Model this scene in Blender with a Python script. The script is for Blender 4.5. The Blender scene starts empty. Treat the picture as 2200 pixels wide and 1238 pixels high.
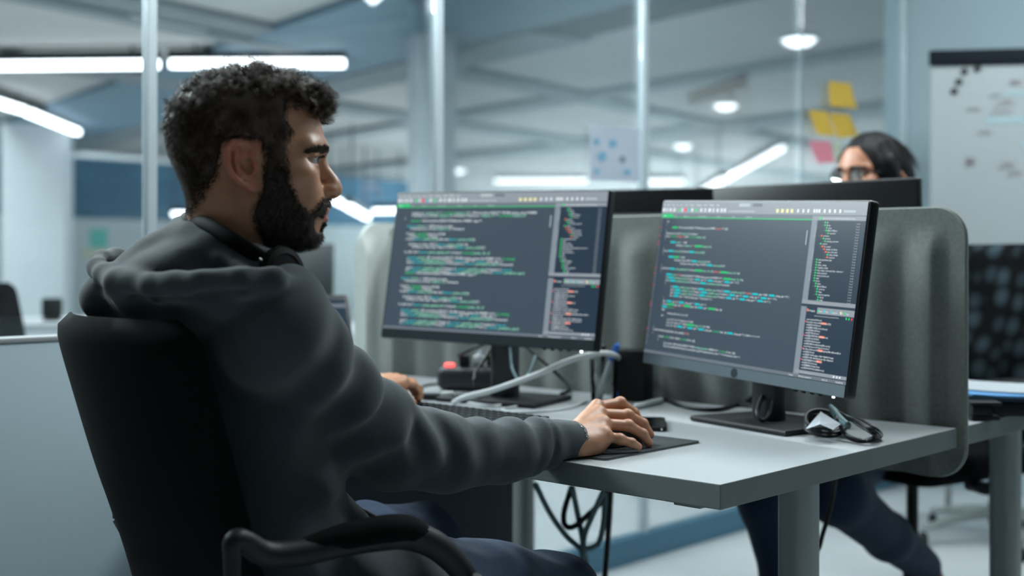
import bpy, bmesh, math, random
import numpy as np
from mathutils import Vector, Matrix

# ------------------------------------------------------------------ camera, world, lights, exposure
S = bpy.context.scene
COL = S.collection
FPX, CX, HY, CAMZ = 2669.0, 1100.0, 553.0, 1.062          # focal length in pixels, principal column, horizon row, eye height
cam_d = bpy.data.cameras.new('camera')
cam = bpy.data.objects.new('camera', cam_d)
COL.objects.link(cam)
cam.location = (0, 0, CAMZ)
cam.rotation_euler = (math.pi / 2, 0, 0)
cam_d.sensor_width = 36.0
cam_d.lens = FPX / 2200 * 36.0
cam_d.shift_y = (HY - 619) / 2200.0
cam_d.clip_start, cam_d.clip_end = 0.05, 200
cam_d.dof.use_dof = True
cam_d.dof.focus_distance = 1.88
cam_d.dof.aperture_fstop = 2.45
S.camera = cam
S.view_settings.view_transform = 'Standard'
S.view_settings.look = 'None'
S.view_settings.gamma = 1
S.view_settings.exposure = 0.0
S.view_settings.use_curve_mapping = False
S.cycles.use_denoising = True
S.cycles.max_bounces = 8
S.cycles.diffuse_bounces = 4
S.cycles.transparent_max_bounces = 16
S.cycles.sample_clamp_indirect = 4.0
S.cycles.caustics_reflective = False
S.cycles.caustics_refractive = False

wd = bpy.data.worlds.new('world')
S.world = wd
wd.use_nodes = True
wd.node_tree.nodes['Background'].inputs[0].default_value = (0.42, 0.64, 0.70, 1)
wd.node_tree.nodes['Background'].inputs[1].default_value = 0.055

def lamp(name, loc, aim, sx, sy, power, colour, spread=180):
    d = bpy.data.lights.new(name, 'AREA')
    d.shape = 'RECTANGLE'
    d.size, d.size_y, d.energy, d.color = sx, sy, power, colour
    d.spread = math.radians(spread)
    o = bpy.data.objects.new(name, d)
    COL.objects.link(o)
    o.location = loc
    o.rotation_euler = (Vector(aim) - Vector(loc)).to_track_quat('-Z', 'Y').to_euler()
    return o

COOL = (0.90, 0.98, 1.0)
lamp('desk_row_light', (1.25, 2.95, 2.64), (-0.30, 1.75, 1.0), 1.2, 0.4, 38, COOL)  # unseen key lamp, added and aimed to brighten the face
lamp('desk_row_light', (-0.55, 2.75, 2.5), (-0.1, 2.5, 0.7), 1.4, 0.4, 25, COOL)  # unseen lamp added for the far end of the divider
lamp('window_side_light', (-2.3, 3.2, 2.45), (-0.3, 2.8, 0.9), 1.4, 0.6, 130, COOL)  # unseen fill added for the brighter left end of the divider
lamp('aisle_light', (-0.9, 4.3, 2.6), (0.2, 3.6, 0.3), 1.0, 0.6, 80, COOL)  # unseen fill added to brighten the far desk leg and floor
lamp('aisle_light', (2.3, 3.4, 2.6), (2.0, 4.8, 0.9), 1.2, 0.5, 36, COOL)  # unseen fill that brightens the right wall
for k, (x, y, p) in enumerate([(-5, 9, 50), (1.5, 9.5, 40), (-6, 15, 150), (1.5, 17, 700), (8, 14, 150), (-9, 21, 800), (4, 24, 4600), (12, 23, 3000), (3, 31, 4200), (-0.9, 7.7, 190)]):
    lamp('ceiling_panel_light', (x, y, 2.74), (x, y, 0), 3.5, 3.0, p, (0.92, 0.98, 1.0), 125)  # added fill panels for the far room; narrow spread keeps them unseen

# ------------------------------------------------------------------ helpers
def W(px, py, d):
    """The point that stands d metres in front of the lens at a pixel of the 2200x1238 frame."""
    return Vector(((px - CX) / FPX * d, d, CAMZ - (py - HY) / FPX * d))

def Wz(px, py, z):
    d = (CAMZ - z) * FPX / (py - HY)
    return Vector(((px - CX) / FPX * d, d, z))

D1 = Vector((-0.7306, 0.6828, 0)); D2 = Vector((0.6828, 0.7306, 0)); DC = Vector((0.2955, 1.76, 0)); UP = Vector((0, 0, 1))
def Dk(a, b, z=0.0):
    """Desk coordinates: a along the desk from its near end, b from the sitter's edge to the divider."""
    return DC + D1 * a + D2 * b + UP * z

def lin(r, g=None, b=None):
    if g is None: r, g, b = r
    f = lambda c: (c / 255 / 12.92) if c / 255 <= 0.04045 else ((c / 255 + 0.055) / 1.055) ** 2.4
    return (f(r), f(g), f(b))

def mat(name, col, rough=0.5, metal=0.0, spec=0.5, noise=None, bump=None, emit=None, sheen=0.0, coat=0.0, sub=None):
    """noise=(scale, amount) mottles the colour; bump=(scale, strength); emit=(colour, strength)."""
    m = bpy.data.materials.new(name)
    m.use_nodes = True
    nt = m.node_tree
    p = nt.nodes['Principled BSDF']
    p.inputs['Base Color'].default_value = (*col, 1)
    p.inputs['Roughness'].default_value = rough
    p.inputs['Metallic'].default_value = metal
    p.inputs['Specular IOR Level'].default_value = spec
    if sheen:
        p.inputs['Sheen Weight'].default_value = sheen
        p.inputs['Sheen Roughness'].default_value = 0.5
    if coat:
        p.inputs['Coat Weight'].default_value = coat
        p.inputs['Coat Roughness'].default_value = 0.08
    if sub:
        p.inputs['Subsurface Weight'].default_value = sub
        p.inputs['Subsurface Radius'].default_value = (0.012, 0.005, 0.003)
        p.inputs['Subsurface Scale'].default_value = 0.5
    if emit:
        p.inputs['Emission Color'].default_value = (*emit[0], 1)
        p.inputs['Emission Strength'].default_value = emit[1]
    tc = nt.nodes.new('ShaderNodeTexCoord')
    if noise:
        n = nt.nodes.new('ShaderNodeTexNoise'); n.inputs['Scale'].default_value = noise[0]; n.inputs['Detail'].default_value = 4
        mr = nt.nodes.new('ShaderNodeMapRange')
        mr.inputs['From Min'].default_value, mr.inputs['From Max'].default_value = 0.3, 0.7
        mr.inputs['To Min'].default_value, mr.inputs['To Max'].default_value = 1 - noise[1], 1 + noise[1]
        mx = nt.nodes.new('ShaderNodeVectorMath'); mx.operation = 'SCALE'
        mx.inputs[0].default_value = col
        nt.links.new(tc.outputs['Object'], n.inputs['Vector'])
        nt.links.new(n.outputs['Fac'], mr.inputs['Value'])
        nt.links.new(mr.outputs['Result'], mx.inputs['Scale'])
        nt.links.new(mx.outputs['Vector'], p.inputs['Base Color'])
    if bump:
        n2 = nt.nodes.new('ShaderNodeTexNoise'); n2.inputs['Scale'].default_value = bump[0]; n2.inputs['Detail'].default_value = 3
        b = nt.nodes.new('ShaderNodeBump'); b.inputs['Strength'].default_value = bump[1]; b.inputs['Distance'].default_value = 0.002
        nt.links.new(tc.outputs['Object'], n2.inputs['Vector'])
        nt.links.new(n2.outputs['Fac'], b.inputs['Height'])
        nt.links.new(b.outputs['Normal'], p.inputs['Normal'])
    return m

def thing(name, label, cat, loc=(0, 0, 0), group=None):
    o = bpy.data.objects.new(name, None)
    o.empty_display_size = 0.05
    COL.objects.link(o)
    o.location = loc
    return tag(o, label, cat, group)

def tag(o, label, cat, group=None):
    o['label'] = label; o['category'] = cat
    if group: o['group'] = group
    return o

def wloc(o):
    v = Vector(o.location)
    while o.parent: o = o.parent; v += Vector(o.location)
    return v

def part(name, bm, m, parent=None, smooth=None, loc=None):
    """Link a bmesh (world coordinates) as one mesh object; a child keeps its place under its parent."""
    me = bpy.data.meshes.new(name)
    off = Vector(loc) if loc is not None else Vector((0, 0, 0))
    if parent is not None: off = wloc(parent)
    bmesh.ops.translate(bm, verts=bm.verts, vec=-off)
    bm.normal_update()
    bm.to_mesh(me); bm.free()
    return link(name, me, m, parent, smooth, off)

def link(name, me, m, parent=None, smooth=None, off=Vector((0, 0, 0))):
    for x in (m if isinstance(m, (list, tuple)) else [m]): me.materials.append(x)
    o = bpy.data.objects.new(name, me)
    COL.objects.link(o)
    if parent is None: o.location = off
    else: o.parent = parent
    if smooth is not None:
        me.shade_smooth()
        if smooth < 179: me.set_sharp_from_angle(angle=math.radians(smooth))
    return o

def struct(name, bm, m, smooth=None):
    o = part(name, bm, m, None, smooth); o['kind'] = 'structure'
    return o

def copy_tree(o, parent=None, loc=None):
    c = o.copy(); COL.objects.link(c)
    if parent is not None: c.parent = parent
    if loc is not None: c.location = loc
    for ch in list(o.children): copy_tree(ch, c)
    return c

XY = (Vector((1, 0, 0)), Vector((0, 1, 0)), UP)
DA = (D1, D2, UP)
def box(bm, c, size, ax=XY, bev=0.0, seg=2, mi=0):
    c = Vector(c); vs = []
    for sx in (-1, 1):
        for sy in (-1, 1):
            for sz in (-1, 1):
                vs.append(bm.verts.new(c + ax[0] * (sx * size[0] / 2) + ax[1] * (sy * size[1] / 2) + ax[2] * (sz * size[2] / 2)))
    fs = [bm.faces.new([vs[i] for i in q]) for q in ((0, 1, 3, 2), (4, 6, 7, 5), (0, 4, 5, 1), (2, 3, 7, 6), (0, 2, 6, 4), (1, 5, 7, 3))]
    for f in fs: f.material_index = mi
    bmesh.ops.recalc_face_normals(bm, faces=fs)
    if bev:
        es = list({e for f in fs for e in f.edges})
        bmesh.ops.bevel(bm, geom=es, offset=bev, segments=seg, profile=0.5, affect='EDGES')

def smooth_path(pts, n=6):
    pts = [Vector(p) for p in pts]
    if len(pts) < 3: return pts
    P = [pts[0] * 2 - pts[1]] + pts + [pts[-1] * 2 - pts[-2]]
    out = []
    for i in range(1, len(P) - 2):
        for k in range(n):
            t = k / n
            a, b, c, d = P[i - 1], P[i], P[i + 1], P[i + 2]
            out.append(0.5 * ((2 * b) + (c - a) * t + (2 * a - 5 * b + 4 * c - d) * t * t + (3 * b - a - 3 * c + d) * t ** 3))
    out.append(pts[-1])
    return out

def tube(bm, pts, r, n=8, sm=0, flat=1.0, mi=0):
    """A tube along points; r is a radius or one per point; flat squashes it along its second normal."""
    pts = [Vector(p) for p in pts]
    k0 = len(pts)
    if sm: pts = smooth_path(pts, sm)
    rs = [r] * len(pts) if not isinstance(r, (list, tuple)) else [float(np.interp(i * (k0 - 1) / (len(pts) - 1), range(k0), r)) for i in range(len(pts))]
    rings = []; nrm = None
    for i, p in enumerate(pts):
        t = (pts[min(i + 1, len(pts) - 1)] - pts[max(i - 1, 0)]).normalized()
        if nrm is None:
            nrm = t.cross(UP) if abs(t.z) < 0.9 else t.cross(Vector((1, 0, 0)))
        nrm = (nrm - t * nrm.dot(t)).normalized()
        b = t.cross(nrm)
        rings.append([bm.verts.new(p + nrm * (rs[i] * math.cos(2 * math.pi * j / n)) + b * (flat * rs[i] * math.sin(2 * math.pi * j / n))) for j in range(n)])
    fs = []
    for i in range(len(rings) - 1):
        for j in range(n):
            fs.append(bm.faces.new((rings[i][j], rings[i][(j + 1) % n], rings[i + 1][(j + 1) % n], rings[i + 1][j])))
    fs.append(bm.faces.new(rings[0][::-1])); fs.append(bm.faces.new(rings[-1]))
    for f in fs: f.material_index = mi
    bmesh.ops.recalc_face_normals(bm, faces=fs)

def lathe(bm, c, prof, n=24, ax=XY, mi=0, ang=2 * math.pi):
    """Revolve (radius, height) pairs about ax[2] through c; both ends are capped."""
    c = Vector(c); rings = []
    for r, h in prof:
        rings.append([bm.verts.new(c + ax[2] * h + ax[0] * (r * math.cos(2 * math.pi * j / n)) + ax[1] * (r * math.sin(2 * math.pi * j / n))) for j in range(n)])
    fs = []
    for i in range(len(rings) - 1):
        for j in range(n):
            fs.append(bm.faces.new((rings[i][j], rings[i][(j + 1) % n], rings[i + 1][(j + 1) % n], rings[i + 1][j])))
    fs.append(bm.faces.new(rings[0][::-1])); fs.append(bm.faces.new(rings[-1]))
    for f in fs: f.material_index = mi
    bmesh.ops.recalc_face_normals(bm, faces=fs)

def rrect(w, h, r, n=6):
    """Outline of a rounded rectangle centred on 0."""
    out = []
    for cx, cy, a0 in ((w / 2 - r, h / 2 - r, 0), (-w / 2 + r, h / 2 - r, 90), (-w / 2 + r, -h / 2 + r, 180), (w / 2 - r, -h / 2 + r, 270)):
        for k in range(n + 1):
            a = math.radians(a0 + 90 * k / n)
            out.append((cx + r * math.cos(a), cy + r * math.sin(a)))
    return out

def slab(bm, outline, c, ax, t, bev=0.0, mi=0):
    """An outline in the plane of ax[0], ax[1], extruded by t along ax[2] from c."""
    c = Vector(c)
    lo = [bm.verts.new(c + ax[0] * x + ax[1] * y) for x, y in outline]
    hi = [bm.verts.new(c + ax[0] * x + ax[1] * y + ax[2] * t) for x, y in outline]
    n = len(lo)
    fs = [bm.faces.new(lo[::-1]), bm.faces.new(hi)]
    fs += [bm.faces.new((lo[i], lo[(i + 1) % n], hi[(i + 1) % n], hi[i])) for i in range(n)]
    for f in fs: f.material_index = mi
    bmesh.ops.recalc_face_normals(bm, faces=fs)
    if bev:
        es = list({e for f in fs[:2] for e in f.edges})
        bmesh.ops.bevel(bm, geom=es, offset=bev, segments=2, profile=0.5, affect='EDGES')

B = bmesh.new
def yawax(deg):
    a = math.radians(deg)
    return (Vector((math.cos(a), math.sin(a), 0)), Vector((-math.sin(a), math.cos(a), 0)), UP)
# ------------------------------------------------------------------ materials
M = {}
M['floor'] = mat('floor_vinyl', lin(200, 206, 208), 0.45, noise=(2.5, 0.06))
M['ceiling'] = mat('ceiling_plaster', lin(202, 202, 200), 0.8, noise=(0.35, 0.10))
M['ceiling_blue'] = mat('ceiling_bulkhead_paint', lin(118, 144, 160), 0.7, noise=(0.6, 0.05))
M['beam'] = mat('ceiling_beam_paint', lin(140, 148, 152), 0.8, noise=(1.0, 0.06))
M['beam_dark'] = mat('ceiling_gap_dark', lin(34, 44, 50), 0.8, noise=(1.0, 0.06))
M['wall_white'] = mat('wall_paint_white', lin(205, 214, 218), 0.7, noise=(3, 0.02))
M['wall_pale'] = mat('wall_paint_pale', lin(176, 196, 204), 0.7, noise=(3, 0.02))
M['wall_blue'] = mat('wall_paint_blue', lin(48, 92, 116), 0.7, noise=(1.2, 0.08))
M['teal'] = mat('rail_teal', lin(62, 108, 130), 0.45, noise=(6, 0.04))
M['mullion'] = mat('mullion_alu', lin(178, 190, 196), 0.4, metal=0.25, noise=(20, 0.02))
M['joint'] = mat('glass_joint', lin(120, 138, 146), 0.4, noise=(20, 0.02))
M['lamp_body'] = mat('lamp_body', lin(30, 36, 40), 0.5, noise=(20, 0.05))
M['lamp_glow'] = mat('lamp_glow', (0.9, 0.9, 0.9), emit=((0.93, 0.95, 1.0), 6.0))

def glass_mat(name, tint, strength=1.0):
    m = bpy.data.materials.new(name); m.use_nodes = True
    nt = m.node_tree; nt.nodes.clear()
    out = nt.nodes.new('ShaderNodeOutputMaterial'); mix = nt.nodes.new('ShaderNodeMixShader')
    tr = nt.nodes.new('ShaderNodeBsdfTransparent'); gl = nt.nodes.new('ShaderNodeBsdfGlossy')
    fr = nt.nodes.new('ShaderNodeFresnel'); fr.inputs['IOR'].default_value = 1.45
    gl.inputs['Roughness'].default_value = 0.02
    tr.inputs['Color'].default_value = (*tint, 1)
    mu = nt.nodes.new('ShaderNodeMath'); mu.operation = 'MULTIPLY'; mu.inputs[1].default_value = strength
    nt.links.new(fr.outputs[0], mu.inputs[0])
    nt.links.new(mu.outputs[0], mix.inputs[0]); nt.links.new(tr.outputs[0], mix.inputs[1]); nt.links.new(gl.outputs[0], mix.inputs[2])
    nt.links.new(mix.outputs[0], out.inputs[0])
    return m
M['glass'] = glass_mat('pane_glass', (0.93, 0.97, 0.98), 0.7)

# ------------------------------------------------------------------ the setting
CEIL = 2.8
bm = B(); box(bm, (2, 15, -0.05), (44, 46, 0.1)); struct('floor', bm, M['floor'])
bm = B(); box(bm, (2, 15, CEIL + 0.05), (44, 46, 0.1)); struct('ceiling', bm, M['ceiling'])
bm = B(); box(bm, (2, 36, 1.4), (44, 0.2, 2.8)); struct('wall_far', bm, M['wall_white'])
bm = B(); box(bm, (-17, 20, 1.4), (0.2, 34, 2.8)); struct('wall_left', bm, M['wall_pale'])

E1 = Vector((-0.592, 0.805, 0)); E2 = Vector((0.556, 0.831, 0))
def strip(bm, p, d, half0, half1, w, z0, z1):
    d = d.normalized(); n = Vector((-d.y, d.x, 0))
    box(bm, p + d * ((half1 - half0) / 2) + UP * ((z0 + z1) / 2), (half0 + half1, w, z1 - z0), (d, n, UP))
# the blue bulkhead and a dark strip put in for the shade along its edge, then the lighter grid of ceiling ribs
pA = Wz(1380, 14, CEIL - 0.02); pA.z = 0
d_b = (Wz(740, 170, CEIL - 0.02) - Wz(1380, 14, CEIL - 0.02)).normalized()
nb = Vector((d_b.y, -d_b.x, 0)); nb = nb if nb.y < 0 else -nb
bm = B(); strip(bm, pA + nb * 1.0, d_b, 6, 16, 1.5, CEIL - 0.06, CEIL - 0.001); struct('trim_1', bm, M['ceiling_blue'])
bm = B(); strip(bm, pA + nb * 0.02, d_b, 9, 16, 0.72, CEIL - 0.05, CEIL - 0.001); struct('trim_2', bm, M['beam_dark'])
n = 3
for (px, py, dd, L0, L1, w, key) in [(1240, 205, E2, 8, 14, 0.36, 'beam'), (1240, 205, E1, 0, 10, 0.36, 'beam'), (1600, 150, E1, 12, 4.5, 0.30, 'beam'),
                                 (1190, 297, E2, 12, 12, 0.5, 'beam'), (1700, 250, E1, 4, 16, 0.5, 'beam'), (1500, 282, E1, 10, 5, 0.5, 'beam'),
                                 (560, 86, E2, 5, 1.0, 0.22, 'beam'), (250, 290, E1, 10, 3, 0.6, 'beam')]:
    p = Wz(px, py, CEIL - 0.02); p.z = 0
    bm = B(); strip(bm, p, dd, L0, L1, w, CEIL - 0.045 - 0.003 * n, CEIL - 0.001); struct('trim_%d' % n, bm, M[key]); n += 1

# the glass partition beyond the far end of the desks
GC = 2.66
def G(s, z=0.0): return D1 * GC + D2 * s + UP * z
def s_at(px):
    k = (px - CX) / FPX
    return (0.7306 * GC + 0.6828 * GC * k) / (0.6828 - 0.7306 * k)
stops = [s_at(322) - 1.95, s_at(322) - 0.97, s_at(322), s_at(940), s_at(1383), s_at(1720), s_at(1945)]
for i in range(6):
    a, b = stops[i], stops[i + 1]
    bm = B(); box(bm, G((a + b) / 2, 1.43), (0.008, b - a - 0.03, 2.70), DA)
    w = struct('window_%d' % (i + 1), bm, M['glass'])
for i, s in enumerate(stops):
    wdt = 0.008 if i == 5 else 0.026
    bm = B(); box(bm, G(s, 1.40), (wdt, wdt, 2.78), DA, 0.002); struct('trim_%d' % n, bm, M['joint' if i == 5 else 'mullion']); n += 1
bm = B(); box(bm, G((stops[0] + stops[-1]) / 2, 0.045), (0.05, stops[-1] - stops[0], 0.09), DA, 0.003); struct('baseboard_far', bm, M['teal'])
# the white wall that closes the partition on the right
pw = G(stops[-1] + 0.06)
bm = B(); box(bm, pw - D1 * 1.7 + UP * 1.4, (3.6, 0.12, 2.796), DA); struct('wall_right', bm, M['wall_pale'])

# far blue wall band over a white lower wall, left of the open floor
q0 = W(120, 340, 20); q0.z = 0
q1 = W(875, 400, 27); q1.z = 0
dd = (q1 - q0); L = dd.length; dd.normalize(); nn = Vector((-dd.y, dd.x, 0))
bm = B(); box(bm, q0 + dd * (L / 2 - 1.5) + UP * 2.20, (L + 3, 0.2, 1.0), (dd, nn, UP)); struct('wall_back', bm, M['wall_blue'])
bm = B(); box(bm, q0 + dd * (L / 2 - 1.5) + UP * 0.85, (L + 3, 0.2, 1.70), (dd, nn, UP)); struct('wall_lower', bm, M['wall_white'])
c0 = W(82, 500, 16.0); bm = B(); box(bm, (c0.x, c0.y, 1.395), (0.76, 0.76, 2.79), yawax(12), 0.01); struct('wall_column', bm, M['wall_white'])
c0 = W(928, 300, 9.4); bm = B(); box(bm, (c0.x, c0.y, 1.395), (0.30, 0.30, 2.79), yawax(20), 0.01); struct('wall_pillar', bm, M['wall_white'])  # solid shape standing in for a reflection in the glass

# ------------------------------------------------------------------ lamps of the open floor
def linear_lamp(p, q, label, zt, group='linear ceiling lamps'):
    """One suspended linear lamp from p to q (bottom edge), with a dark body, a glowing diffuser and its hangers."""
    d = (q - p); L = d.length; d.normalize(); nv = Vector((-d.y, d.x, 0)).normalized(); c = (p + q) / 2
    t = thing('linear_lamp', label, 'ceiling lamp', c, group)
    bm = B(); box(bm, c + UP * 0.10, (L, 0.10, 0.08), (d, nv, UP), 0.004); part('lamp_body', bm, M['lamp_body'], t)
    bm = B(); slab(bm, rrect(L - 0.02, 0.085, 0.042), c + UP * 0.0, (d, nv, UP), 0.06); part('diffuser', bm, M['lamp_glow'], t)
    for s in (-0.35, 0.35):
        bm = B(); tube(bm, [c + d * (s * L) + UP * 0.13, c + d * (s * L) + UP * (zt - c.z)], 0.012, 6); part('hanger', bm, M['lamp_body'], t)
    return t
zl = 2.62
def Lp(x0, y0, x1, y1):
    z = zl
    if (CAMZ - z) * FPX / (max(y0, y1) - HY) > 26: z = 1.062 + 20.0 * (HY - max(y0, y1)) / FPX
    return Wz(x0, y0, z), Wz(x1, y1, z)
for (x0, y0, x1, y1, lab) in [
        (-60, 150, 345, 146, 'long white linear lamp high on the left, crossing the thick mullion left of the man'),
        (362, 145, 744, 144, 'white linear lamp directly above the curly hair of the bearded man'),
        (-40, 216, 52, 244, 'short slanting linear lamp cut by the left edge of the photo'),
        (56, 246, 168, 290, 'slanting linear lamp above the pale column at the left'),
        (1560, 388, 1682, 322, 'slanting linear lamp left of the yellow sticky notes'),
        (1490, 428, 1556, 391, 'farther short slanting lamp just above the right-hand monitor back'),
        (1062, 392, 1262, 391, 'level far linear lamp left of the paper chart on the glass'),
        (1378, 394, 1470, 394, 'level far linear lamp right of the paper chart on the glass'),
        (700, 424, 742, 446, 'far slanting lamp in front of the lips of the bearded man'),
        (748, 449, 790, 472, 'farthest slanting lamp between the beard and the left monitor'),
        (800, 458, 870, 457, 'short level lamp against the blue wall by the top left corner of the left monitor'),
        (368, 464, 420, 464, 'short level lamp against the blue wall just behind the nape of the bearded man')]:
    linear_lamp(*Lp(x0, y0, x1, y1), lab, CEIL)

def downlight(px, py, label):
    c = Wz(px, py, CEIL - 0.03)
    t = thing('downlight', label, 'ceiling lamp', c, 'round downlights in the ceiling')
    bm = B(); lathe(bm, c, [(0.10, 0.0), (0.15, 0.0), (0.15, 0.028), (0.10, 0.028)], 24); part('trim_ring', bm, M['wall_white'], t)
    bm = B(); lathe(bm, c + UP * 0.004, [(0.03, -0.062), (0.075, -0.052), (0.11, -0.032), (0.13, -0.006), (0.135, 0.02)], 24); part('diffuser', bm, M['lamp_glow'], t)
for px, py, lab in [(1718, 85, 'round downlight highest in the photo, above the sticky notes'), (1560, 226, 'round downlight on the ceiling left of the top yellow sticky note'),
                    (1467, 313, 'round downlight just right of the paper chart'), (922, 217, 'round downlight seen against the slim pillar'),
                    (962, 306, 'round downlight just right of the slim pillar, above the left monitor'), (985, 366, 'faintest round downlight low over the left monitor')]:
    downlight(px, py, lab)
# ------------------------------------------------------------------ furniture materials
M['desk_white'] = mat('desk_laminate', lin(164, 169, 172), 0.45, noise=(9, 0.015), bump=(900, 0.03))
M['desk_edge'] = mat('desk_edge_band', lin(112, 120, 121), 0.5, noise=(30, 0.03))
M['desk_metal'] = mat('desk_leg_grey', lin(150, 158, 158), 0.45, metal=0.15, noise=(30, 0.02))
M['felt'] = mat('felt_grey', lin(106, 113, 109), 0.95, noise=(160, 0.16), bump=(500, 0.35), sheen=0.3)
M['felt_pale'] = mat('felt_pale', lin(196, 204, 200), 0.95, noise=(160, 0.08), bump=(500, 0.35), sheen=0.3)  # felt lightened to carry the stronger light on the return panel
M['felt_seam'] = mat('felt_seam', lin(150, 158, 154), 0.9, noise=(200, 0.1))
M['black_plastic'] = mat('black_plastic', lin(22, 25, 28), 0.52, spec=0.35, noise=(40, 0.06), bump=(700, 0.05))
M['dark_plastic'] = mat('dark_grey_plastic', lin(48, 54, 60), 0.45, noise=(40, 0.05))
M['bezel'] = mat('monitor_bezel_dark', lin(18, 22, 26), 0.38, noise=(40, 0.05))
M['chin'] = mat('monitor_chin_satin', lin(120, 134, 142), 0.30, metal=0.55, noise=(60, 0.03))
M['chin_dark'] = mat('monitor_chin_dark', lin(58, 66, 72), 0.30, metal=0.4, noise=(60, 0.03))
M['led'] = mat('power_led', (0.8, 0.9, 1), emit=((0.75, 0.9, 1.0), 6.0))
M['led_red'] = mat('red_switch_light', (0.9, 0.15, 0.12), emit=((1.0, 0.12, 0.12), 1.6))
M['mesh_black'] = mat('chair_mesh_black', lin(9, 11, 13), 0.9, spec=0.12, noise=(300, 0.25), bump=(900, 0.3))
M['chair_grey'] = mat('chair_base_pale', lin(150, 160, 158), 0.5, noise=(20, 0.03))
M['cable_black'] = mat('cable_black', lin(30, 36, 40), 0.45, noise=(60, 0.05))
M['cable_grey'] = mat('cable_grey', lin(112, 142, 148), 0.5, noise=(60, 0.05))
M['cable_white'] = mat('cable_white', lin(205, 212, 214), 0.45, noise=(60, 0.03))
M['pedestal'] = mat('pedestal_dark', lin(74, 78, 92), 0.6, noise=(14, 0.04))
M['paper'] = mat('paper_white', lin(168, 176, 182), 0.8, noise=(30, 0.03))
M['paper_blue'] = mat('folder_blue', lin(90, 150, 205), 0.5, noise=(30, 0.05))
M['note_yellow'] = mat('sticky_yellow', lin(226, 186, 74), 0.8, noise=(12, 0.08))
M['note_pink'] = mat('sticky_pink', lin(238, 146, 164), 0.8, noise=(12, 0.05))
M['chart'] = mat('paper_chart', lin(172, 184, 198), 0.8, noise=(9, 0.05))
M['ink_blue'] = mat('ink_blue', lin(110, 160, 190), 0.8, noise=(9, 0.05))
M['ink_red'] = mat('ink_red', lin(190, 176, 180), 0.7, noise=(9, 0.05))
M['ink_cyan'] = mat('ink_cyan', lin(168, 194, 200), 0.7, noise=(9, 0.05))
M['poster_teal'] = mat('poster_teal', lin(110, 200, 190), 0.7, noise=(4, 0.06))
M['poster_cream'] = mat('poster_cream', lin(206, 214, 190), 0.7, noise=(4, 0.06))
M['board'] = mat('whiteboard_face', lin(172, 182, 185), 0.5, noise=(3, 0.02))
M['pad'] = mat('mouse_pad_cloth', lin(44, 50, 55), 0.85, noise=(260, 0.2), bump=(1500, 0.3))
M['pad_edge'] = mat('mouse_pad_edge', lin(120, 124, 122), 0.7, noise=(200, 0.1))
M['phone_glass'] = mat('phone_glass', lin(10, 14, 18), 0.08, noise=(20, 0.02))
M['chrome'] = mat('chrome', (0.75, 0.78, 0.8), 0.18, metal=1.0, noise=(40, 0.04))
M['clear'] = glass_mat('clear_plastic', (0.96, 0.975, 0.98), 1.3)
M['pen_blue'] = mat('pen_blue', lin(50, 110, 200), 0.35, noise=(40, 0.05))
M['pen_white'] = mat('pen_white', lin(200, 208, 210), 0.4, noise=(40, 0.03))
M['key'] = mat('key_cap_black', lin(30, 35, 40), 0.5, noise=(60, 0.06))
ZT = 0.74                                                     # desk top height

# ------------------------------------------------------------------ desks
def desk(name, label, a0, a1, b0, b1, legs):
    c = Dk((a0 + a1) / 2, (b0 + b1) / 2)
    t = thing(name, label, 'desk', c)
    bm = B(); box(bm, c + UP * (ZT - 0.0185), (a1 - a0, b1 - b0, 0.037), DA, 0.0016)
    for f in bm.faces:
        if abs(f.normal.z) < 0.5: f.material_index = 1
    part('tabletop', bm, [M['desk_white'], M['desk_edge']], t)
    bm = B(); 
    for b in (b0 + 0.16, b1 - 0.16): box(bm, Dk((a0 + a1) / 2, b, ZT - 0.052), (a1 - a0 - 0.2, 0.04, 0.030), DA, 0.002)
    for a in (a0 + 0.107, a1 - 0.107): box(bm, Dk(a, (b0 + b1) / 2, ZT - 0.047), (0.05, b1 - b0 - 0.14, 0.020), DA, 0.002)
    part('under_frame', bm, M['desk_metal'], t)
    for a, b in legs:
        bm = B(); slab(bm, rrect(0.062, 0.062, 0.022, 6), Dk(a, b, 0.03), DA, ZT - 0.037 - 0.02 - 0.03)
        lg = part('leg', bm, M['desk_metal'], t, 40)
        bm = B(); box(bm, Dk(a, b, 0.018), (0.075, 0.62, 0.03), DA, 0.006); part('foot', bm, M['desk_metal'], lg)
        bm = B(); lathe(bm, Dk(a, b, 0.12) - D2 * 0.031, [(0.006, 0.0), (0.006, 0.003)], 12, (D1, UP, -D2)); part('screw', bm, M['black_plastic'], lg)
    return t
desk('office_desk', 'white office desk with grey edge at which the bearded man works', 0.0, 1.6, 0.0, 0.795, [(0.107, 0.40), (1.49, 0.40)])
desk('office_desk', 'matching desk behind the felt divider, only its near corner shows at the right', 0.0, 1.6, 0.845, 1.645, [(0.107, 1.30), (1.51, 1.23)])

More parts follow.
